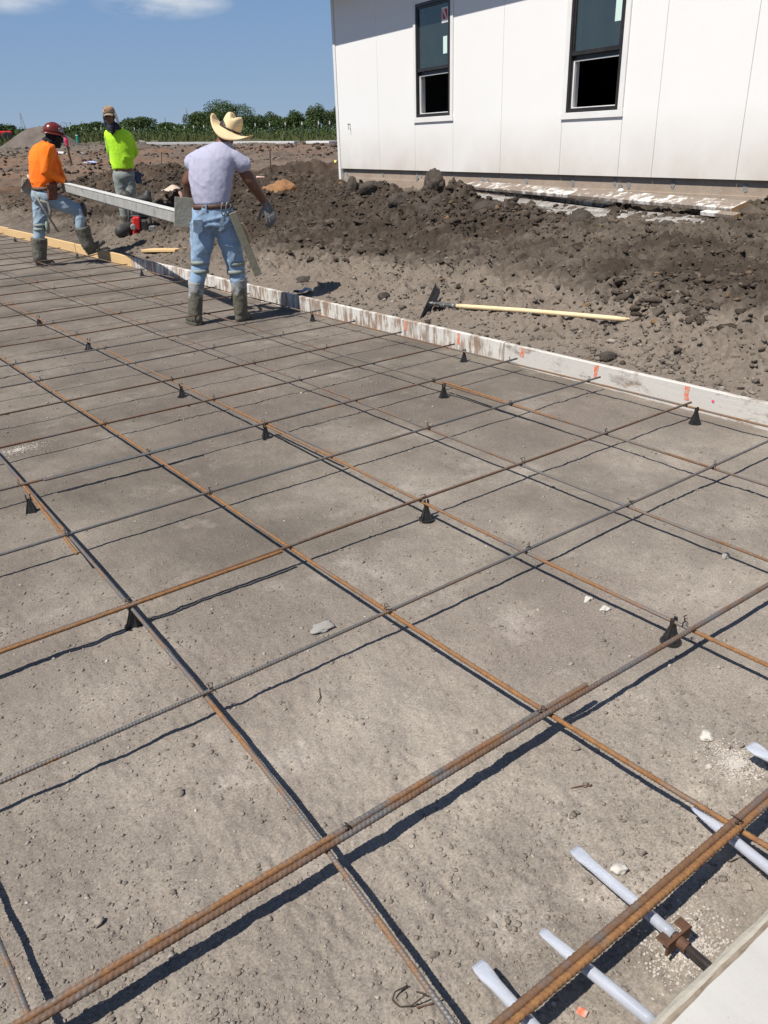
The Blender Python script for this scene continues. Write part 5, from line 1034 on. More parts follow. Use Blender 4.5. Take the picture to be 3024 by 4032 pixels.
boot('boot', C(1165, 1180, .0), A1_, A1_-F_*.17-R_*.03-UZ*.045, 0, M_BOOTD, man3, .085, .07); boot('boot', C(1243, 1180, .04), A2_, A2_-F_*.17+R_*.05-UZ*.045, 0, M_BOOTD, man3, .085, .07)
k = MB(); k.loft([ring(C(1065, 385, -.03), R_, F_, .125, .11), ring(C(1055, 350, -.03), R_, F_, .105, .10), ring(C(1045, 315, -.04), R_, F_, .09, .088)], 16); k.cap(C(1050, 365, -.12), C(1050, 425, -.15), .062, .014); merged('bandana', k, M_NAVY, man3, .009, 3, folds(.007, 24, R_, 33))
cp = MB(); c0 = hc3+up_*.048; cp.loft([(c0+up_*z_-fw_*.008, sd_*.092*k_, fw_*.112*k_) for z_, k_ in ((0, 1), (.03, 1.0), (.06, .95), (.085, .82), (.102, .58), (.110, .25))], 22); cap_ = cp.build('cap', M_CAMO, man3, None, True)
k = MB(); vv = []; ff = []
for z_ in (0, -.005):
    for t in np.linspace(0, 1, 6):
        for a in np.linspace(-1, 1, 13): vv.append(c0+sd_*.082*a*(1-.10*t)+fw_*(.080*math.sqrt(max(1-(a*.85)**2, 0))+.085*t*math.sqrt(max(1-(a*.8)**2, 0.1)))+up_*(.010-.028*t-.022*a*a+z_))
for L_ in (0, 1):
    for i in range(5):
        for j in range(12):
            q = (L_*78+i*13+j, L_*78+i*13+j+1, L_*78+(i+1)*13+j+1, L_*78+(i+1)*13+j); ff.append(q if L_ == 0 else q[::-1])
for j in range(12): ff.append((65+j, 66+j, 78+66+j, 78+65+j))
obj('bill', np.array(vv), ff, M_BILL, cap_, None, True)
for s_ in (-1, 1):
    vv = []; 
    for o_ in (0, .004):
        for t in np.linspace(0, 1, 5):
            for a in np.linspace(0, 1, 5): vv.append(c0+sd_*s_*(.090+o_+.014*t+.006*math.sin(a*5))+fw_*(.055-.13*a)-up_*(.005+.155*t*(1-.12*a)))
    ff = []
    for L_ in (0, 1):
        for i in range(4):
            for j in range(4): ff.append((L_*25+i*5+j, L_*25+i*5+j+1, L_*25+(i+1)*5+j+1, L_*25+(i+1)*5+j))
    obj('neck_flap', np.array(vv), ff, M_FLAP, cap_, None, True)
gv_ = thing('work_gloves', C(1300, 830, .05), 'blue work gloves hanging from the green shirted man\'s back pocket', 'gloves'); k = MB(); hand(k, C(1268, 770, .02), C(1310, 900, .02)-C(1268, 770, .02), -F_, R_, 1.15, .15, .0115); merged('glove', k, M_GLOVEU, gv_, .006, 2)
k = MB(); hand(k, C(1262, 775, .05), C(1288, 905, .05)-C(1262, 775, .05), -F_, R_, 1.1, .2, .0115); merged('glove', k, M_GLOVEU, gv_, .006, 2)
# ------------------------------------------------------------------ what they carry and hang from their belts
b = NB('mortar_caked_beam'); c = b.co('World'); col = b.mix(b.mr(b.noise(7, 8, .7, c), .35, .65), (.40, .40, .38), (.27, .27, .255)); col = b.mix(b.mr(b.noise(3, 6, .7, c), .58, .7, 0, .8), col, (.13, .125, .10))
M_BEAM = b.fin(col, .9, b.bump(b.noise(26, 8, .7, c), .6, .008)); M_BEAMT = simple('beam_top_pale', (.56, .56, .54), (.45, .45, .43), 8, .9, 40, .5)  # top plate coloured paler than the beam sides
near_, far_ = A(290, 1105, .26), B(600, 905, .0)
scr = thing('screed_beam', (near_+far_)/2*np.array((1, 1, 0))+UZ*.75, 'long grey mortar caked screed beam carried between the orange shirted and the straw hat man', 'screed')
dv = near_-far_; L_ = np.linalg.norm(dv); dv /= L_; sdw = np.cross(dv, UZ); sdw /= np.linalg.norm(sdw); upw = np.cross(sdw, dv); cuts = [0, .13, .245, .40, .47, .62, .80, 1.0]
for i in range(7):
    a, c = far_+dv*L_*cuts[i]+dv*.003, far_+dv*L_*cuts[i+1]-dv*.003; k = MB(); k.frame((a+c)/2-upw*.014, dv*np.linalg.norm(c-a)/2, sdw*.036, upw*.052, .006); k.build('beam_section', M_BEAM, scr)
    k = MB(); k.frame((a+c)/2+upw*.0425, dv*np.linalg.norm(c-a)/2, sdw*.041, upw*.0045, .003); k.build('top_plate', M_BEAMT, scr)
k = MB(); k.frame((far_+near_)/2-upw*.069, dv*L_/2*.98, sdw*.026, upw*.006, .003); k.build('bottom_flange', M_MUDMET, scr)
# square shovel at the near end
c_ = A(292, 1062, .10); shx = R_*.98-UZ*.12; shz = UZ*.98+R_*.16; shv = thing('square_shovel', A(292, 1180, .1), 'square mouthed grey shovel blade upright at the hat man\'s left hip', 'shovel')
k = MB(); k.frame(c_, shx*.083, F_*.004, shz*.125, .002); k.build('blade', M_MUDMET, shv)
for s_ in (-1, 1): k = MB(); k.frame(c_+shx*s_*.081+F_*.014, shx*.003, F_*.014, shz*.122, .001); k.build('side_lip', M_MUDMET, shv)
k = MB(); k.tube([c_+shz*.06+F_*.02, c_+shz*.15-shx*.03+F_*.05, c_+shz*.155-shx*.035+F_*.09, c_+F_*.30+shz*.12-shx*.0], .016, 10); k.build('handle', simple('pinkish_handle', (.36, .20, .15), (.28, .16, .12), 12, .7), shv, None, True)
# hand float hanging at the hat man's right hip
a, c = A(733, 1065, -.16), A(972, 1640, -.10); dv_ = (c-a)/np.linalg.norm(c-a); fl = thing('hand_float', (a+c)/2, 'long mortar covered hand float hanging at the hat man\'s right hip', 'float'); x_ = R_-dv_*np.dot(R_, dv_); x_ /= np.linalg.norm(x_); y_ = np.cross(x_, dv_)
b = NB('wet_mortar'); M_WET = b.fin(b.mix(b.mr(b.noise(14, 7, .7), .3, .7), (.24, .225, .165), (.19, .18, .13)), .85, b.bump(b.noise(30, 5, .7), .6, .01))
k = MB(); k.frame((a+c)/2, x_*.034, dv_*np.linalg.norm(c-a)/2, y_*.007, .004); k.build('blade', M_WET, fl)
hs_ = np.sign(np.dot(y_, F_)); y_ = y_*hs_; h0, h1 = A(822, 1175, -.10), A(888, 1325, -.08); k = MB(); k.tube([h0-F_*.03, h0+F_*.02, h0*.7+h1*.3+F_*.035+x_*.01, h0*.3+h1*.7+F_*.035+x_*.014, h1+F_*.02, h1-F_*.03], [.014, .018, .019, .019, .018, .014], 10); k.build('grip', simple('pale_grip_wood', (.55, .40, .22), (.45, .30, .15), 9, .6), fl, None, True)
# hammer on the orange man's belt and the float tucked behind it
hm = thing('hammer', B(430, 1150, -.2), 'long handled grey hammer hanging from the orange shirted man\'s belt', 'hammer'); k = MB(); k.tube([B(318, 965, -.16), B(400, 1110, -.20), B(545, 1335, -.22)], [.013, .012, .014], 10); k.build('handle', M_MUDMET, hm, None, True)
k = MB(); k.tube([B(372, 1040, -.19), B(440, 1062, -.20), B(470, 1130, -.20), B(468, 1210, -.20)], [.016, .02, .022, .012], 10); k.build('head', M_MUDMET, hm, None, True)
ft = thing('hand_trowel', B(265, 905, .06), 'mortar caked trowel tucked behind the orange shirted man\'s back', 'trowel'); k = MB(); k.frame(B(268, 910, .06), R_*.088+UZ*-.02, F_*.03, UZ*.095+R_*.03, .012); k.build('block', M_MUDMET, ft)
k = MB(); k.frame(B(228, 878, .05), R_*.008+UZ*.010, F_*.06, UZ*.055+R_*.05, .003); k.build('blade', M_METAL, ft); k = MB(); k.tube([B(262, 800, .04), B(272, 840, .04), B(282, 880, .045)], [.017, .020, .017], 10); k.build('grip', simple('pink_white_grip', (.62, .45, .38), (.55, .5, .46), 12, .6), ft, None, True)
# ------------------------------------------------------------------ backpack concrete vibrator on the soil
M_RED = simple('red_engine_cover', (.62, .022, .022), (.50, .02, .02), 6, .35, dirt=((.30, .25, .22), 12, .62, .72)); M_RUB = simple('black_rubber', (.018, .018, .018), (.045, .042, .038), 9, .6, 40, .3)
M_GREYB = simple('grey_casting', (.16, .16, .16), (.26, .26, .25), 14, .6)
vb = TD(1275/2.37/KD, (350+1372/2.37)/KD); DV = math.hypot(vb[0], vb[1]); V = Fig(None, DV, (0, 350, 2.37, 0, (1275, 1300))); R_, F_ = V.R, V.F
vib = thing('concrete_vibrator', vb, 'red engined backpack concrete vibrator with black harness lying on the soil', 'vibrator')
k = MB(); k.frame(V(1272, 1258, -.02), R_*.058, F_*.06, UZ*.105+R_*.010, .022); k.build('engine_cover', M_RED, vib)
k = MB(); k.frame(V(1268, 1345, -.03), R_*.05, F_*.055, UZ*.025, .01); k.build('fuel_tank', M_RED, vib)
k = MB(); p_ = V(1243, 1290, -.10); k.loft([(p_, R_*.044, UZ*.050), (p_-F_*.02, R_*.044, UZ*.050), (p_-F_*.035, R_*.030, UZ*.034)], 18); k.build('recoil_starter', M_GREYB, vib)
k = MB(); k.frame(V(1345, 1290, .02), R_*.065, F_*.085, UZ*.115, .03); k.build('air_box', M_RUB, vib)
k = MB(); k.frame(V(1415, 1325, -.02), R_*.045, F_*.055, UZ*.075+R_*.012, .008); k.build('bracket', M_GREYB, vib)
k = MB(); k.cap(V(1130, 1330, .0), V(1205, 1290, .05), .10, .085); k.cap(V(1105, 1345, -.02), V(1195, 1360, -.02), .045, .05); merged('padded_strap', k, M_RUB, vib, .013, 4, folds(.012, 12, R_, 3))
k = MB(); k.cap(V(1175, 1000, .12), V(1230, 1045, .10), .075, .07); k.cap(V(1230, 1045, .10), V(1370, 1035, .12), .07, .078); k.cap(V(1375, 975, .14), V(1385, 1045, .12), .055, .06); merged('back_pad', k, M_RUB, vib, .013, 4, folds(.014, 12, R_, 7))
k = MB(); k.tube([V(1195, 1050, .12), V(1205, 1200, .10), V(1190, 1330, .06)], .022, 8); k.tube([V(1370, 1060, .14), V(1400, 1200, .12), V(1425, 1330, .05)], .022, 8); k.tube([V(1205, 1190, .1), V(1400, 1190, .12)], .02, 8); k.build('harness_frame', M_RUB, vib, None, True)
hs = [TD((600+x/2.3286)/KD, (380+y/2.3286)/KD)+UZ*.03 for x, y in ((25, 1245), (120, 1215), (230, 1195), (330, 1205), (440, 1260))]; hs2 = [TD((600+x/2.3286)/KD, (380+y/2.3286)/KD)+UZ*.03 for x, y in ((25, 1262), (150, 1250), (260, 1215), (380, 1235))]
M_HOSE = simple('grey_hose', (.15, .145, .13), (.09, .085, .075), 14, .7)
for i_, q in enumerate((hs, hs2)):
    q = np.array(q); tt = np.linspace(0, len(q)-1, 30); k = MB(); k.tube(np.stack([np.interp(tt, range(len(q)), q[:, j]) for j in range(3)], 1), .019, 10); tag(k.build('vibrator_hose', M_HOSE, None, None, True), ('grey flexible shaft running from the vibrator towards the hat man', 'second grey hose lying just in front of the flexible shaft')[i_], 'hose')
# ------------------------------------------------------------------ long handled concrete rake
rk = TD(930, 672); h0 = TD(980, 676)+UZ*.06; h1 = TD(1358, 706)+UZ*.05; dvr = (h1-h0)/np.linalg.norm(h1-h0)
rake = thing('concrete_rake', rk, 'concrete rake with black steel blade and pale wooden handle lying behind the form', 'rake')
b = NB('pale_handle_wood'); co = b.co('Object'); M_ASH = b.fin(b.mix(b.mr(b.noise(3, 6, .6, b.co('Object', (9, 2, 9))), .35, .65), (.74, .60, .37), (.66, .51, .29)), .5, b.bump(b.noise(20, 5), .15, .002))
k = MB(); tt = np.linspace(0, 1, 14); k.tube([h0+(h1-h0)*t+UZ*.006*math.sin(t*3.1) for t in tt], np.where(tt < .03, .015, np.where(tt > .98, .014, .0185)), 14); k.build('handle', M_ASH, rake, None, True)
M_FERR = simple('mortar_spattered_ferrule', (.05, .055, .06), (.30, .30, .29), 30, .6, lo=.5, hi=.62); hb0 = TD(928, 676)+UZ*.085
k = MB(); k.tube([h0+dvr*.03, h0-dvr*.05, hb0+dvr*.05+UZ*.0, hb0], [.0205, .019, .013, .010], 12); k.build('ferrule', M_FERR, rake, None, True)
pt, pb_ = ray(943*KD, 620*KD), ray(904*KD, 700*KD); Dr = math.hypot(*rk[:2]); bt, bb = P(943*KD, 621*KD, Dr+.16), P(906*KD, 704*KD, Dr-.20); bx = (bt-bb); Lb = np.linalg.norm(bx); bx /= Lb; bz = np.cross(bx, dvr); bz /= np.linalg.norm(bz); bn = np.cross(bz, bx)
k = MB(); v = []; nn_ = 9
for i in range(nn_):
    s_ = -.5+i/(nn_-1); 
    for w_, o_ in ((-.055, .014), (0, 0), (.055, .014), (.055, .0175), (0, .0035), (-.055, .0175)): v.append((bt+bb)/2+bx*s_*Lb+bz*w_+bn*o_)
f = [(i*6+j, i*6+(j+1) % 6, (i+1)*6+(j+1) % 6, (i+1)*6+j) for i in range(nn_-1) for j in range(6)]+[tuple(range(6))[::-1], tuple((nn_-1)*6+j for j in range(6))]
k.add(v, f); k.build('blade', simple('black_rake_blade', (.03, .035, .038), (.07, .075, .08), 10, .45, dirt=((.3, .29, .27), 18, .64, .74)), rake)
# ------------------------------------------------------------------ lumber pile by the house
b = NB('plaster_streaked_board'); g = b.noise(1, 8, .7, b.co('Object', (30, 2.2, 30))); st = b.noise(1, 8, .75, b.co('Object', (5, 6, 3))); col = b.mix(b.mr(g, .3, .7), (.25, .20, .16), (.16, .13, .105)); col = b.mix(b.mr(b.math('ADD', st, b.math('MULTIPLY', b.math('SUBTRACT', b.noise(1.1, 4, .6), .5), .5)), .50, .60), col, (.66, .645, .62)); M_LUM1 = b.fin(col, .85, b.bump(st, .3, .004))
M_LUM2 = board_mat('weathered_board', (.20, .18, .16), (.13, .115, .10), (.40, .385, .36), .05, (.2, .19, .185)); M_ENDG = simple('fresh_end_grain', (.42, .26, .11), (.33, .20, .09), 18, .8)
def PW(px, py, o_):
    d = ray(px*KD, py*KD); return CPOS+d*(((HA+HN*o_-CPOS)@HN)/(d@HN))
def plank(p0, p1, w_, t_, mat, lab, tilt=0.0, lift=(0, 0), endm=None, off=None):
    if off is not None: a, c = PW(*p0, off[0]), PW(*p1, off[1])
    else: a, c = TD(*p0)+UZ*lift[0], TD(*p1)+UZ*lift[1]
    d = (c-a)/np.linalg.norm(c-a); x = np.cross(d, UZ); x /= np.linalg.norm(x); z = np.cross(x, d); x2 = x*math.cos(tilt)+z*math.sin(tilt); z2 = z*math.cos(tilt)-x*math.sin(tilt)
    L_ = np.linalg.norm(c-a)/2; base = (a+c)/2; mb = MB(); mb.frame(base, x2*w_/2, d*L_, z2*t_/2, .003)
    # object axes follow the plank so that grain runs along it
    Mx = np.array([x2, d, z2]); v = (mb.V()-base)@Mx.T; o = bpy.data.objects.new('plank', me_new('plank', v, mb.f, mat)); COL.objects.link(o); o.matrix_world = Matrix([[*Mx[:, 0].tolist(), base[0]], [*Mx[:, 1].tolist(), base[1]], [*Mx[:, 2].tolist(), base[2]], [0, 0, 0, 1]]); tag(o, lab, 'plank', 'scrap lumber pile beside the house')
    if endm is not None:
        k = MB(); k.frame((0, L_+.0012, 0), (w_/2*.94, 0, 0), (0, .0012, 0), (0, 0, t_/2*.9)); e = bpy.data.objects.new('end_grain', me_new('end_grain', k.V(), k.f, endm)); COL.objects.link(e); e.parent = o
    return o
plank((1012, 399), (1598, 446), .24, .040, M_LUM1, 'wide top plank with white plaster streaks on the lumber pile', -.26, (.27, .24), M_ENDG, off=(.45, .75))
plank((982, 418), (1290, 458), .17, .036, M_LUM2, 'grey plank end sticking out at the left of the lumber pile', -.25, (.16, .12), off=(.75, .8))
plank((1150, 446), (1500, 474), .15, .038, M_LUM2, 'grey plank in the middle of the lumber pile with a yellow sawn end', -.22, (.13, .11), M_ENDG, off=(.8, .85))
plank((1180, 458), (1585, 488), .19, .040, M_LUM2, 'lowest grey plank of the lumber pile with a splintered end', -.18, (.08, .07), M_ENDG, off=(1.05, 1.05))
plank((1520, 458), (1592, 466), .10, .038, M_LUM1, 'short offcut with a white face under the streaked plank end', -.2, (.10, .10), M_ENDG, off=(.9, .92))
plank((1000, 402), (1330, 440), .20, .036, M_LUM1, 'second streaked plank under the top one on the lumber pile', -.28, (.25, .20), off=(.35, .5))
o = plank((318, 545), (392, 548), .20, .035, M_NEWWOOD, 'short dirty plank lying in the soil left of the hat man', .0, (.03, .05))
tag(o, None, None, 'loose planks')
# pipe stub by the foundation
M_PVC = simple('white_pvc', (.72, .72, .72), (.6, .59, .57), 9, .4); p_ = WP(8.02, 0, .10); p_[2] = .78; k = MB(); k.tube([p_-UZ*.25, p_, p_+UZ*.02], [.033, .033, .034], 14); ps = k.build('pipe_stub', M_PVC, None, None, True); tag(ps, 'white capped pipe stub in front of the foundation', 'pipe')
k = MB(); k.ell(p_+UZ*.02, HU*.045, HN*.045, UZ*.035, 14, 7); k.build('pipe_cap', M_PVC, ps, None, True)
# ------------------------------------------------------------------ large clods that read one by one
M_CLODB = simple('dark_clay', (.05, .040, .032), (.085, .068, .054), 5, .95, 18, 1.0, .04, dirt=((.27, .165, .065), 2.6, .66, .74))
def clod(px, py, r, lab, seed, sc=(1, 1, 1), lift=.2):
    p_ = TD(px, py); v = ICO4[0] if r > .2 else ICO3[0]; n1 = vnoise(v*1.3+seed*7.7, seed); n2 = vnoise(v*3.1+seed*3.3, seed+1); n3 = vnoise(v*8+seed, seed+2); n4 = vnoise(v*18+seed, seed+6)
    n5 = vnoise(v*34+seed, seed+9); q = v*(.86+.28*n1+.30*(.5-np.abs(n2))+.24*(.5-np.abs(n3))+.22*(.4-np.abs(n4))+.13*n5)[:, None]*np.array(sc)*r+p_+UZ*r*sc[2]*lift; tag(obj('dirt_clod', q, (ICO4[1] if r > .2 else ICO3[1]), M_CLODB, None, None, False), lab, 'dirt clod', 'large clods of dug clay')
clod(940, 432, .215, 'tall upright clod of dark clay standing against the foundation', 3, (.95, .95, 1.2), .6); clod(950, 447, 0.166, 'round dark clod in front of the tall upright one', 5, (1.15, 1, .8)); clod(810, 415, 0.173, 'dark clod heap left of the tall clod', 6, (1.5, 1, .9)); clod(762, 424, 0.133, 'leaning dark clod nearest the house corner', 7, (.8, .8, 1.3), .5)
clod(870, 440, 0.146, 'lumpy clod with ochre veins below the foundation', 8, (1.5, 1, .8)); clod(925, 468, 0.146, 'dark clod at the front foot of the mound', 9, (1.2, 1, .8)); clod(1050, 462, 0.159, 'crumbly clod at the left end of the planks', 10, (1.3, 1, .85)); clod(1095, 484, 0.133, 'broad dark clod just before the planks', 11, (1.3, 1, .8))
clod(1255, 484, 0.113, 'squat clod against the lowest plank', 12, (1.1, 1, 1.05)); clod(1300, 492, 0.091, 'small clod right of the squat one by the planks', 13, (1.2, 1, .8)); clod(1440, 492, 0.076, 'ochre flecked clod before the splintered plank end', 14, (1.4, 1, .8)); clod(1180, 486, 0.076, 'small clod with a yellow crumb midway along the planks', 15, (1.3, 1, .8))
clod(660, 610, 0.069, 'dark clod behind the form in the hat man\'s shadow', 16, (1.5, 1, .8)); clod(830, 645, 0.057, 'fist sized dark clod left of the rake blade', 17, (1.4, 1, .8)); clod(955, 668, 0.057, 'dark clod under the rake ferrule', 18, (1.5, 1, .8)); clod(1315, 775, 0.053, 'dark clod behind the form board right of the rake', 19, (1.6, 1, .7)); clod(1450, 790, 0.032, 'flat pale flake behind the form near the third orange mark', 20, (1.5, 1, .35))
# orange clay heap
p_ = TD(608, 425); v = ICO4[0].copy(); v = v*(1+.25*vnoise(v*2, 4)+.14*vnoise(v*6, 5)+.07*vnoise(v*14, 6))[:, None]*np.array((.30, .32, .21))+p_+UZ*.03; tag(obj('clay_heap', v, ICO4[1], simple('orange_clay', (.33, .165, .07), (.20, .105, .05), 4, .95, 20, .9, .03), None, None, False), 'small heap of orange clay right of the hat man', 'clay heap')
# paper, wrapper scraps
def scrap(px, py, w_, h_, mat, lab, name, cat, seed=0, up=.02):
    p_ = TD(px, py); rz = seed*1.3; v = []; f = []
    for i in range(7):
        for j in range(5): x, y = (i/6-.5)*w_, (j/4-.5)*h_; v.append((p_[0]+x*math.cos(rz)-y*math.sin(rz), p_[1]+x*math.sin(rz)+y*math.cos(rz), p_[2]+up+.3*min(w_, h_)*float(vnoise(np.array([[i*.55+seed, j*.6, seed]]), seed)[0])))
    v = v+[(a, b_, c-.002) for a, b_, c in v]
    for L_ in (0, 1):
        for i in range(6):
            for j in range(4): f.append((L_*35+i*5+j, L_*35+i*5+j+1, L_*35+(i+1)*5+j+1, L_*35+(i+1)*5+j))
    tag(obj(name, v, f, mat, None, None, True), lab, cat)
M_PAPER = simple('dirty_paper', (.70, .69, .68), (.52, .50, .48), 9, .9); M_FLAG = simple('pink_flag', (.75, .06, .14), None, 6, .6); M_BAGS = simple('blue_white_bag', (.60, .63, .74), (.30, .38, .66), 7, .45)
scrap(893, 622, .16, .055, M_PAPER, 'torn white paper strip on the soil left of the rake', 'paper_scrap', 'paper', 2); scrap(1360, 548, .10, .08, M_PAPER, 'whitish crumpled scrap on the dark soil at the right', 'paper_scrap', 'paper', 5, .0); scrap(655, 637, .20, .11, simple('blue_grey_board', (.22, .27, .34), (.28, .32, .37), 6, .8), 'blue grey board scrap behind the form beside the hat man', 'board_scrap', 'scrap', 7, .04)
scrap(198, 361, .62, .28, M_BAGS, 'crumpled blue and white plastic bag on the ground between two workers', 'plastic_bag', 'bag', 3, .12); scrap(546, 453, .09, .05, M_FLAG, 'small red wrapper on the soil right of the hat man\'s elbow', 'wrapper', 'wrapper', 4, .04)
scrap(372, 436, .34, .22, simple('pink_cement_bag', (.62, .47, .38), (.42, .33, .27), 6, .85), 'torn pinkish paper sack behind the screed beam', 'paper_sack', 'sack', 6, .22); scrap(728, 358, .25, .12, simple('yellow_caution_tape', (.75, .66, .12), (.7, .6, .3), 9, .5), 'scrap of yellow tape at the house corner', 'tape_scrap', 'tape', 8, .10); scrap(578, 384, .5, .08, simple('pale_tape', (.70, .66, .38), (.62, .30, .34), 5, .5), 'strip of pale tape on the ground right of the hat man', 'tape_scrap', 'tape', 9, .03)
# ------------------------------------------------------------------ stakes and rods in the lot
M_ROD = simple('dark_rod', (.05, .035, .03), (.09, .05, .035), 20, .8); M_GPIPE = simple('green_pipe', (.02, .33, .22), (.02, .27, .18), 6, .4)
def rod(px, py, pxt, pyt, r, lab, top=None, name='grade_stake', cat='stake'):
    p_ = TD(px, py); D_ = math.hypot(p_[0], p_[1]); t_ = P(pxt*KD, pyt*KD, D_); s_ = thing(name, p_, lab, cat); k = MB(); k.tube([p_-UZ*.1, p_+(t_-p_)*(.72 if top is not None else 1)], r, 8); k.build('shaft', M_ROD, s_)
    if top is not None: k = MB(); k.tube([p_+(t_-p_)*.72, p_+(t_-p_)*.9, t_], [r*1.6, r*2.1, r*1.5], 8); k.build('flagging', top, s_)
rod(156, 360, 141, 297, .035, 'dark stake with pink flagging between the orange and green shirted men', M_FLAG); rod(129, 356, 121, 326, .030, 'leaning dark stake with pink ribbon touching the orange sleeve', M_FLAG); rod(348, 362, 349, 328, .012, 'thin rusty rod in the dirt between green man and hat man'); rod(585, 378, 583, 326, .012, 'thin rusty rod in the dirt right of the straw hat'); rod(230, 320, 232, 300, .03, 'dark short stake behind the green shirt')
p_ = TD(169, 316); D_ = math.hypot(*p_[:2]); t_ = P(166*KD, 291*KD, D_); gp = thing('vent_pipe', p_, 'green pipe stub with pale rim standing in the far lot', 'pipe'); k = MB(); k.tube([p_-UZ*.2, p_+(t_-p_)*.9], .085, 12); k.build('pipe', M_GPIPE, gp); k = MB(); k.tube([p_+(t_-p_)*.9, t_], .092, 12); k.build('rim', simple('pale_green_rim', (.55, .75, .62), None, 6, .5), gp)
# pale strips of poured concrete and lumber far off
def strip(px0, py0, px1, py1, w_, h_, mat, lab, name, cat):
    a, c = TD(px0, py0), TD(px1, py1); mb = MB(); a[2] = gz(a)+h_/2+.05; c[2] = gz(c)+h_/2+.05; mb.bar(a, c, w_, h_, UZ, .01); tag(mb.build(name, mat), lab, cat)
strip(318, 315, 470, 313.5, .9, .14, M_PVC, 'long white form strip far behind the hat man, left part', 'distant_form', 'form strip'); strip(505, 313, 640, 312, .9, .14, M_PVC, 'long white form strip far behind the straw hat, right part', 'distant_form', 'form strip'); strip(672, 312, 722, 312, .8, .14, M_PVC, 'short white form strip beside the house corner', 'distant_form', 'form strip')
strip(262, 297, 312, 311, .18, .12, M_LUM2, 'pale lumber length lying right of the green shirt', 'lumber_length', 'lumber'); strip(276, 313, 292, 315, .25, .12, M_NEWWOOD, 'yellowish wood block right of the green shirt', 'wood_block', 'block'); strip(112, 332, 170, 336, .6, .05, M_PAPER, 'pale broken concrete pieces behind the stakes', 'concrete_rubble', 'rubble')
# gravel pile and the red machine at the left edge
p_ = TD(92, 319); v = []; f = []; n_, m_ = 48, 16
for i in range(m_+1):
    t = i/m_
    for k_ in range(n_):
        a = 2*math.pi*k_/n_; r_ = t*(1+.10*math.sin(3*a+1)+.05*math.sin(7*a)); h_ = max(0, (1-t)**.95)*(1-.20*math.exp(-((t)/.22)**2)); v.append((p_[0]+2.9*r_*math.cos(a), p_[1]+2.6*r_*math.sin(a), p_[2]-.2+1.85*h_+.06*float(vnoise(np.array([[r_*9*math.cos(a), r_*9*math.sin(a), 2.0]]), 3)[0])))
f = [(i*n_+k_, i*n_+(k_+1) % n_, (i+1)*n_+(k_+1) % n_, (i+1)*n_+k_) for i in range(m_) for k_ in range(n_)]
D_ = math.hypot(*p_[:2]); sc_ = D_/62.0; v = np.array(v); v = (v-p_)*np.array((sc_, sc_, sc_))+p_; tag(obj('sand_pile', v, f, simple('grey_sand', (.16, .135, .115), (.115, .095, .08), 1.2, .95, 9, .8, .1), None, p_, True), 'grey brown sand pile behind the orange shirted man', 'sand pile')
p_ = TD(4, 312); rmv = thing('skid_loader', p_, 'red machine with black tyre cut by the left picture edge beside the sand pile', 'machine'); Rr = np.array([math.cos(rad(12)), -math.sin(rad(12)), 0]); Fr = np.array([Rr[1]*-1, Rr[0], 0])
k = MB(); k.frame(p_+UZ*.74-Rr*.6, Rr*1.5, Fr*.7, UZ*.20, .12); k.build('hood', M_RED, rmv); k = MB(); k.frame(p_+UZ*1.4-Rr*1.9, Rr*.5, Fr*.6, UZ*.5, .06); k.build('cab', M_RUB, rmv)
for dx, dy in ((.45, -.75), (-1.6, -.75), (.45, .75), (-1.6, .75)):
    c = p_+Rr*dx+Fr*dy+UZ*.42; k = MB(); k.loft([(c-Fr*.16, Rr*.36, UZ*.36), (c-Fr*.13, Rr*.46, UZ*.46), (c+Fr*.13, Rr*.46, UZ*.46), (c+Fr*.16, Rr*.36, UZ*.36)], 18); k.build('tyre', M_RUB, rmv)
# ------------------------------------------------------------------ tree line, scrub, fence, pylons
b = NB('mesquite_leaf'); g = b.n('ShaderNodeNewGeometry'); oi = b.n('ShaderNodeObjectInfo'); rnd = b.math('ADD', b.math('MULTIPLY', g.outputs['Random Per Island'], .7), b.math('MULTIPLY', oi.outputs['Random'], .3)); M_LEAF = b.fin(b.mix(rnd, (.030, .054, .016), (.086, .126, .040)), .7, spec=.2); b.p.inputs['Transmission Weight'].default_value = 0
b = NB('scrub_blade'); g = b.n('ShaderNodeNewGeometry'); M_SCRUB = b.fin(b.mix(g.outputs['Random Per Island'], (.05, .075, .02), (.14, .145, .06)), .8, spec=.2)
M_BARK = simple('grey_bark', (.075, .06, .048), (.05, .04, .033), 6, .95, 20, .8, .02)
def leaves(g, n, ctrs, rads, size):
    w_ = np.array([r[0]*r[2] for r in rads]); w_ = w_/w_.sum(); idx = g.choice(len(ctrs), n, p=w_); d = g.normal(size=(n, 3)); d /= np.linalg.norm(d, axis=1)[:, None]; rr = g.uniform(.35, 1.05, n)**.6
    c = np.array(ctrs)[idx]+d*rr[:, None]*np.array(rads)[idx]; s_ = size*g.uniform(.5, 1.3, n); a = g.normal(size=(n, 3)); a /= np.linalg.norm(a, axis=1)[:, None]; b_ = np.cross(a, g.normal(size=(n, 3))); b_ /= np.linalg.norm(b_, axis=1)[:, None]
    v = np.stack([c-a*s_[:, None], c+b_*s_[:, None]*.55, c+a*s_[:, None], c-b_*s_[:, None]*.55], 1).reshape(-1, 3); f = np.arange(n*4).reshape(-1, 4); return v, f
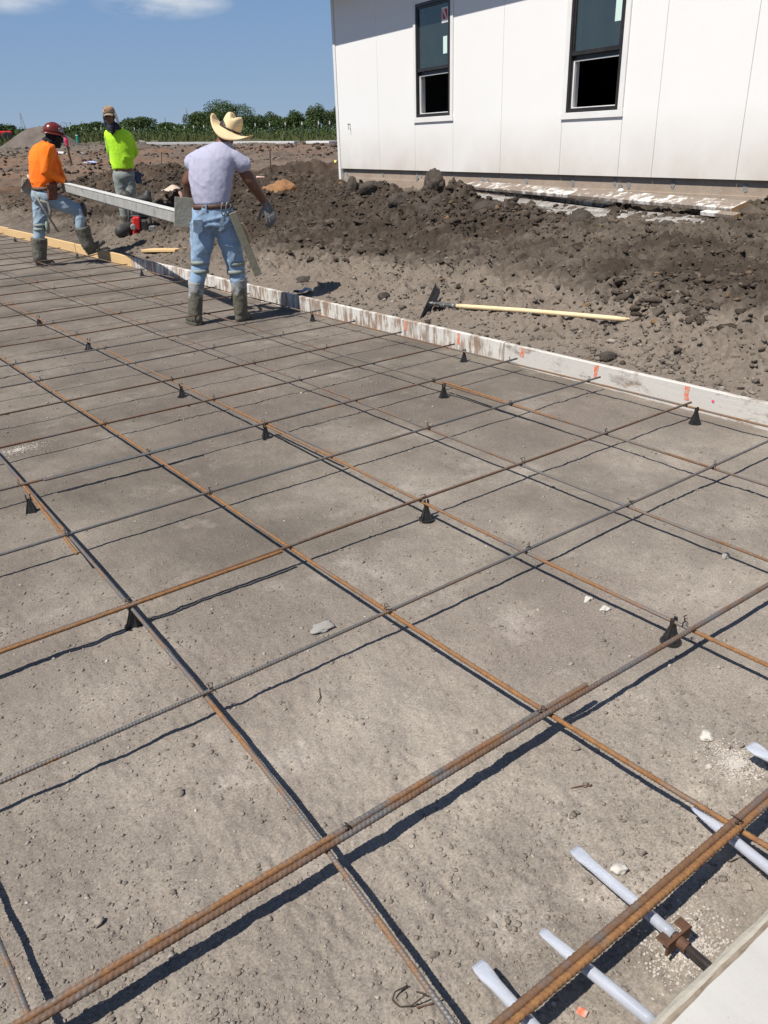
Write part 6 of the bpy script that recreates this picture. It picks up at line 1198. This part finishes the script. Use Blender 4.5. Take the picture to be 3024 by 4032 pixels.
def tree(px, pbase, ptop, pw, D_, lab, seed, dens=1.0):
    g = np.random.default_rng(seed); c = P(px*KD, pbase*KD, D_); t_ = P(px*KD, ptop*KD, D_); c[2] = min(c[2], gz(c))-.2; H_ = t_[2]-c[2]; W_ = pw*KD/F0*D_/2*1.08; tr = thing('bush_tree', c, lab, 'tree', 'trees along the far field edge')
    k = MB(); ctrs, rads = [], []
    nb = 8
    for i in range(nb):
        a = 2*math.pi*i/nb+g.uniform(-.3, .3); rr = g.uniform(.2, .72); e = c+np.array([math.cos(a)*W_*rr, math.sin(a)*W_*rr*.8, H_*(.42+.38*(1-rr**1.6)+g.uniform(-.10, .08))]); ctrs.append(e); rads.append((W_*g.uniform(.30, .46), W_*g.uniform(.28, .4), H_*g.uniform(.18, .30)))
        k.tube([c+np.array([0, 0, -.2]), c+(e-c)*.35+np.array([0, 0, H_*.06]), e], [H_*.030, H_*.018, H_*.006], 6)
    ctrs.append(c+UZ*H_*.74); rads.append((W_*.42, W_*.36, H_*.25)); ctrs.append(c+UZ*H_*.35); rads.append((W_*.8, W_*.6, H_*.30)); ctrs.append(c+UZ*H_*.14); rads.append((W_*.85, W_*.6, H_*.16))
    k.tube([c-UZ*.3, c+UZ*H_*.3, c+UZ*H_*.7], [H_*.045, H_*.03, H_*.01], 7); k.build('trunk', M_BARK, tr)
    n = int(7500*dens); v, f = leaves(g, n, ctrs, rads, .095*D_/110); obj('crown', v, f, M_LEAF, tr)
tl_ = [(-22, 296, 262, 60, 118, 'dark tree at the left picture edge above the red machine'), (16, 294, 270, 46, 122, 'low tree beside the left edge tree behind the sand pile'), (55, 294, 279, 60, 150, 'far low tree just left of the sand pile top'), (118, 294, 277, 60, 150, 'far low tree behind the maroon hard hat'), (166, 296, 272, 56, 128, 'round bush tree right of the maroon hard hat'), (205, 297, 263, 60, 126, 'bush tree with a twiggy top left of the camo cap'),
 (258, 297, 268, 56, 126, 'bush tree directly right of the camo cap'), (306, 296, 252, 84, 120, 'taller bush tree right of the green shirt'), (362, 296, 264, 70, 126, 'middle bush tree between green shirt and big tree'), (400, 296, 268, 60, 124, 'bush tree under the left pylon of the middle'), (436, 296, 240, 66, 112, 'shoulder tree left of the big dark tree'), (490, 296, 221, 120, 110, 'biggest dark tree behind the straw hat'), (548, 296, 246, 60, 116, 'lower tree right of the straw hat brim'),
 (596, 295, 247, 70, 118, 'dense tree halfway between straw hat and house'), (642, 295, 243, 62, 118, 'dense tree second from the house corner'), (690, 295, 230, 64, 112, 'tall tree nearest the house corner'), (735, 295, 226, 66, 112, 'tree partly hidden behind the house corner')]
for i, (px, pb__, ptp, pw, D_, lab) in enumerate(tl_): tree(px, pb__, ptp, pw, D_, lab, 50+i, 1.0+.5*(pw > 100))
g = np.random.default_rng(8)
def blades(n, d0, d1, h0, h1, a0, a1, seed, wid=.05):
    g = np.random.default_rng(seed); D_ = g.uniform(d0, d1, n); az = np.radians(g.uniform(a0, a1, n)); x, y = D_*np.sin(az), D_*np.cos(az); z = surf(x, y); hh = g.uniform(h0, h1, n)*(.25+.7*np.clip(.3+fbm2(x*.22, y*.22, 3, 9), 0, 1.0)); ln = g.normal(0, .25, (n, 2))*hh[:, None]; w_ = wid*g.uniform(.6, 1.6, n); px_, py_ = np.cos(az)*w_, -np.sin(az)*w_
    v = np.stack([np.stack([x-px_, y-py_, z-.05], 1), np.stack([x+px_, y+py_, z-.05], 1), np.stack([x+ln[:, 0]+px_*.2, y+ln[:, 1]+py_*.2, z+hh], 1), np.stack([x+ln[:, 0]-px_*.2, y+ln[:, 1]-py_*.2, z+hh], 1)], 1).reshape(-1, 3); return v, np.arange(n*4).reshape(-1, 4)
v, f = blades(22000, 66, 116, .25, .75, 4, 40, 3, .05); o = obj('tall_grass', v, f, M_SCRUB, None, (0, 0, 0)); tag(o, kind='stuff'); o['label'] = 'rough tall grass and scrub along the field edge'
g = np.random.default_rng(4); cs, rs_ = [], []
for _ in range(150):
    D_ = g.uniform(72, 118); az = rad(g.uniform(4, 38)); x, y = D_*math.sin(az), D_*math.cos(az); h_ = g.uniform(.4, 1.1); cs.append((x, y, float(gz((x, y)))+h_*.5)); rs_.append((g.uniform(.8, 2.2), g.uniform(.8, 2.0), h_))
v, f = leaves(g, 26000, cs, rs_, .10); o = obj('scrub', v, f, M_LEAF, None, (0, 0, 0)); tag(o, kind='stuff'); o['label'] = 'low green scrub in front of the trees'
# fence posts with pale caps
M_POST = simple('dark_post', (.06, .065, .05), None, 6, .8); M_CAPW = simple('pale_post_cap', (.70, .70, .62), None, 6, .6)
post = None; fpx = [150, 176, 206, 218, 265, 290, 340, 357, 376, 398, 418, 440, 551, 582, 616, 652, 688, 712]
where = ['left of the camo cap', 'left of the green shirt, second', 'beside the bandana', 'right beside the bandana', 'right of the green shirt', 'second right of the green shirt', 'third right of the green shirt', 'fourth right of the green shirt', 'fifth right of the green shirt', 'second left of the hat man', 'just left of the hat man', 'above the hat man\'s left shoulder', 'first right of the straw hat', 'second right of the straw hat', 'third right of the straw hat', 'third from the house corner', 'second from the house corner', 'nearest the house corner']
for i, px in enumerate(fpx):
    fr_ = max(0, min(1, (px-300)/400)); D_ = 88-26*fr_; top = P(px*KD, (275-14*fr_)*KD, D_); p_ = top.copy(); p_[2] = gz(p_)
    s_ = thing('fence_post', p_, 'thin dark fence post with pale tip, '+where[i], 'fence post', 'fence posts along the field edge'); k = MB(); k.tube([p_-UZ*.2, top-UZ*.22], .028, 6); k.build('shaft', M_POST, s_); k = MB(); k.tube([top-UZ*.22, top], .045, 6); k.build('tip', M_CAPW, s_)
M_PYL = simple('hazy_steel', (.40, .46, .54), None, 3, .8)  # distance haze painted into the pale bluish steel colour
def pylon(px, pt_, D_, lab, wid=5.0):
    t_ = P(px*KD, pt_*KD, D_); b0 = t_.copy(); b0[2] = gz(b0); H_ = t_[2]-b0[2]; s_ = thing('power_pylon', b0, lab, 'pylon', 'power pylons on the horizon'); x = np.array([RC[0][0], RC[0][1], 0]); x /= np.linalg.norm(x); y = np.array([-x[1], x[0], 0]); r_ = .16*D_/900
    for sx in (-1, 1):
        for sy in (-1, 1): k = MB(); k.tube([b0+x*sx*wid+y*sy*wid, t_-UZ*H_*.35+x*sx*wid*.28+y*sy*wid*.28, t_+x*sx*.3], r_, 5); k.build('leg', M_PYL, s_)
    k = MB()
    for t in np.linspace(.1, .9, 9):
        w_ = wid*(1-t)*.9+.5; p_ = b0+UZ*H_*t
        for sx in (-1, 1): k.tube([p_-x*sx*w_, p_+UZ*H_*.09+x*sx*w_*.85], r_*.6, 4)
    o = k.build('bracing', M_PYL, s_); o['kind'] = 'stuff'
    for t, w_ in ((.72, 6), (.84, 5), (.94, 4)): k = MB(); k.tube([b0+UZ*H_*t-x*w_, b0+UZ*H_*t+x*w_], r_*.8, 5); k.build('cross_arm', M_PYL, s_)
pylon(43, 243, 950, 'hazy lattice pylon above the sand pile at the left'); pylon(402, 233, 1150, 'hazy lattice pylon between the green shirt and the straw hat')
for px, pt_, lab in ((176, 262, 'slim pole right of the maroon hard hat'), (356, 254, 'slim pole between the green shirt and the big tree'), (142, 264, 'faint slim pole just right of the hard hat')):
    t_ = P(px*KD, pt_*KD, 300); b0 = t_.copy(); b0[2] = gz(b0); k = MB(); k.tube([b0, t_], .09, 6); tag(k.build('utility_pole', simple('grey_pole', (.16, .17, .18), None, 3, .8) if 'grey_pole' not in bpy.data.materials else bpy.data.materials['grey_pole']), lab, 'pole')
# tidy: nothing may keep brand-like or stray names
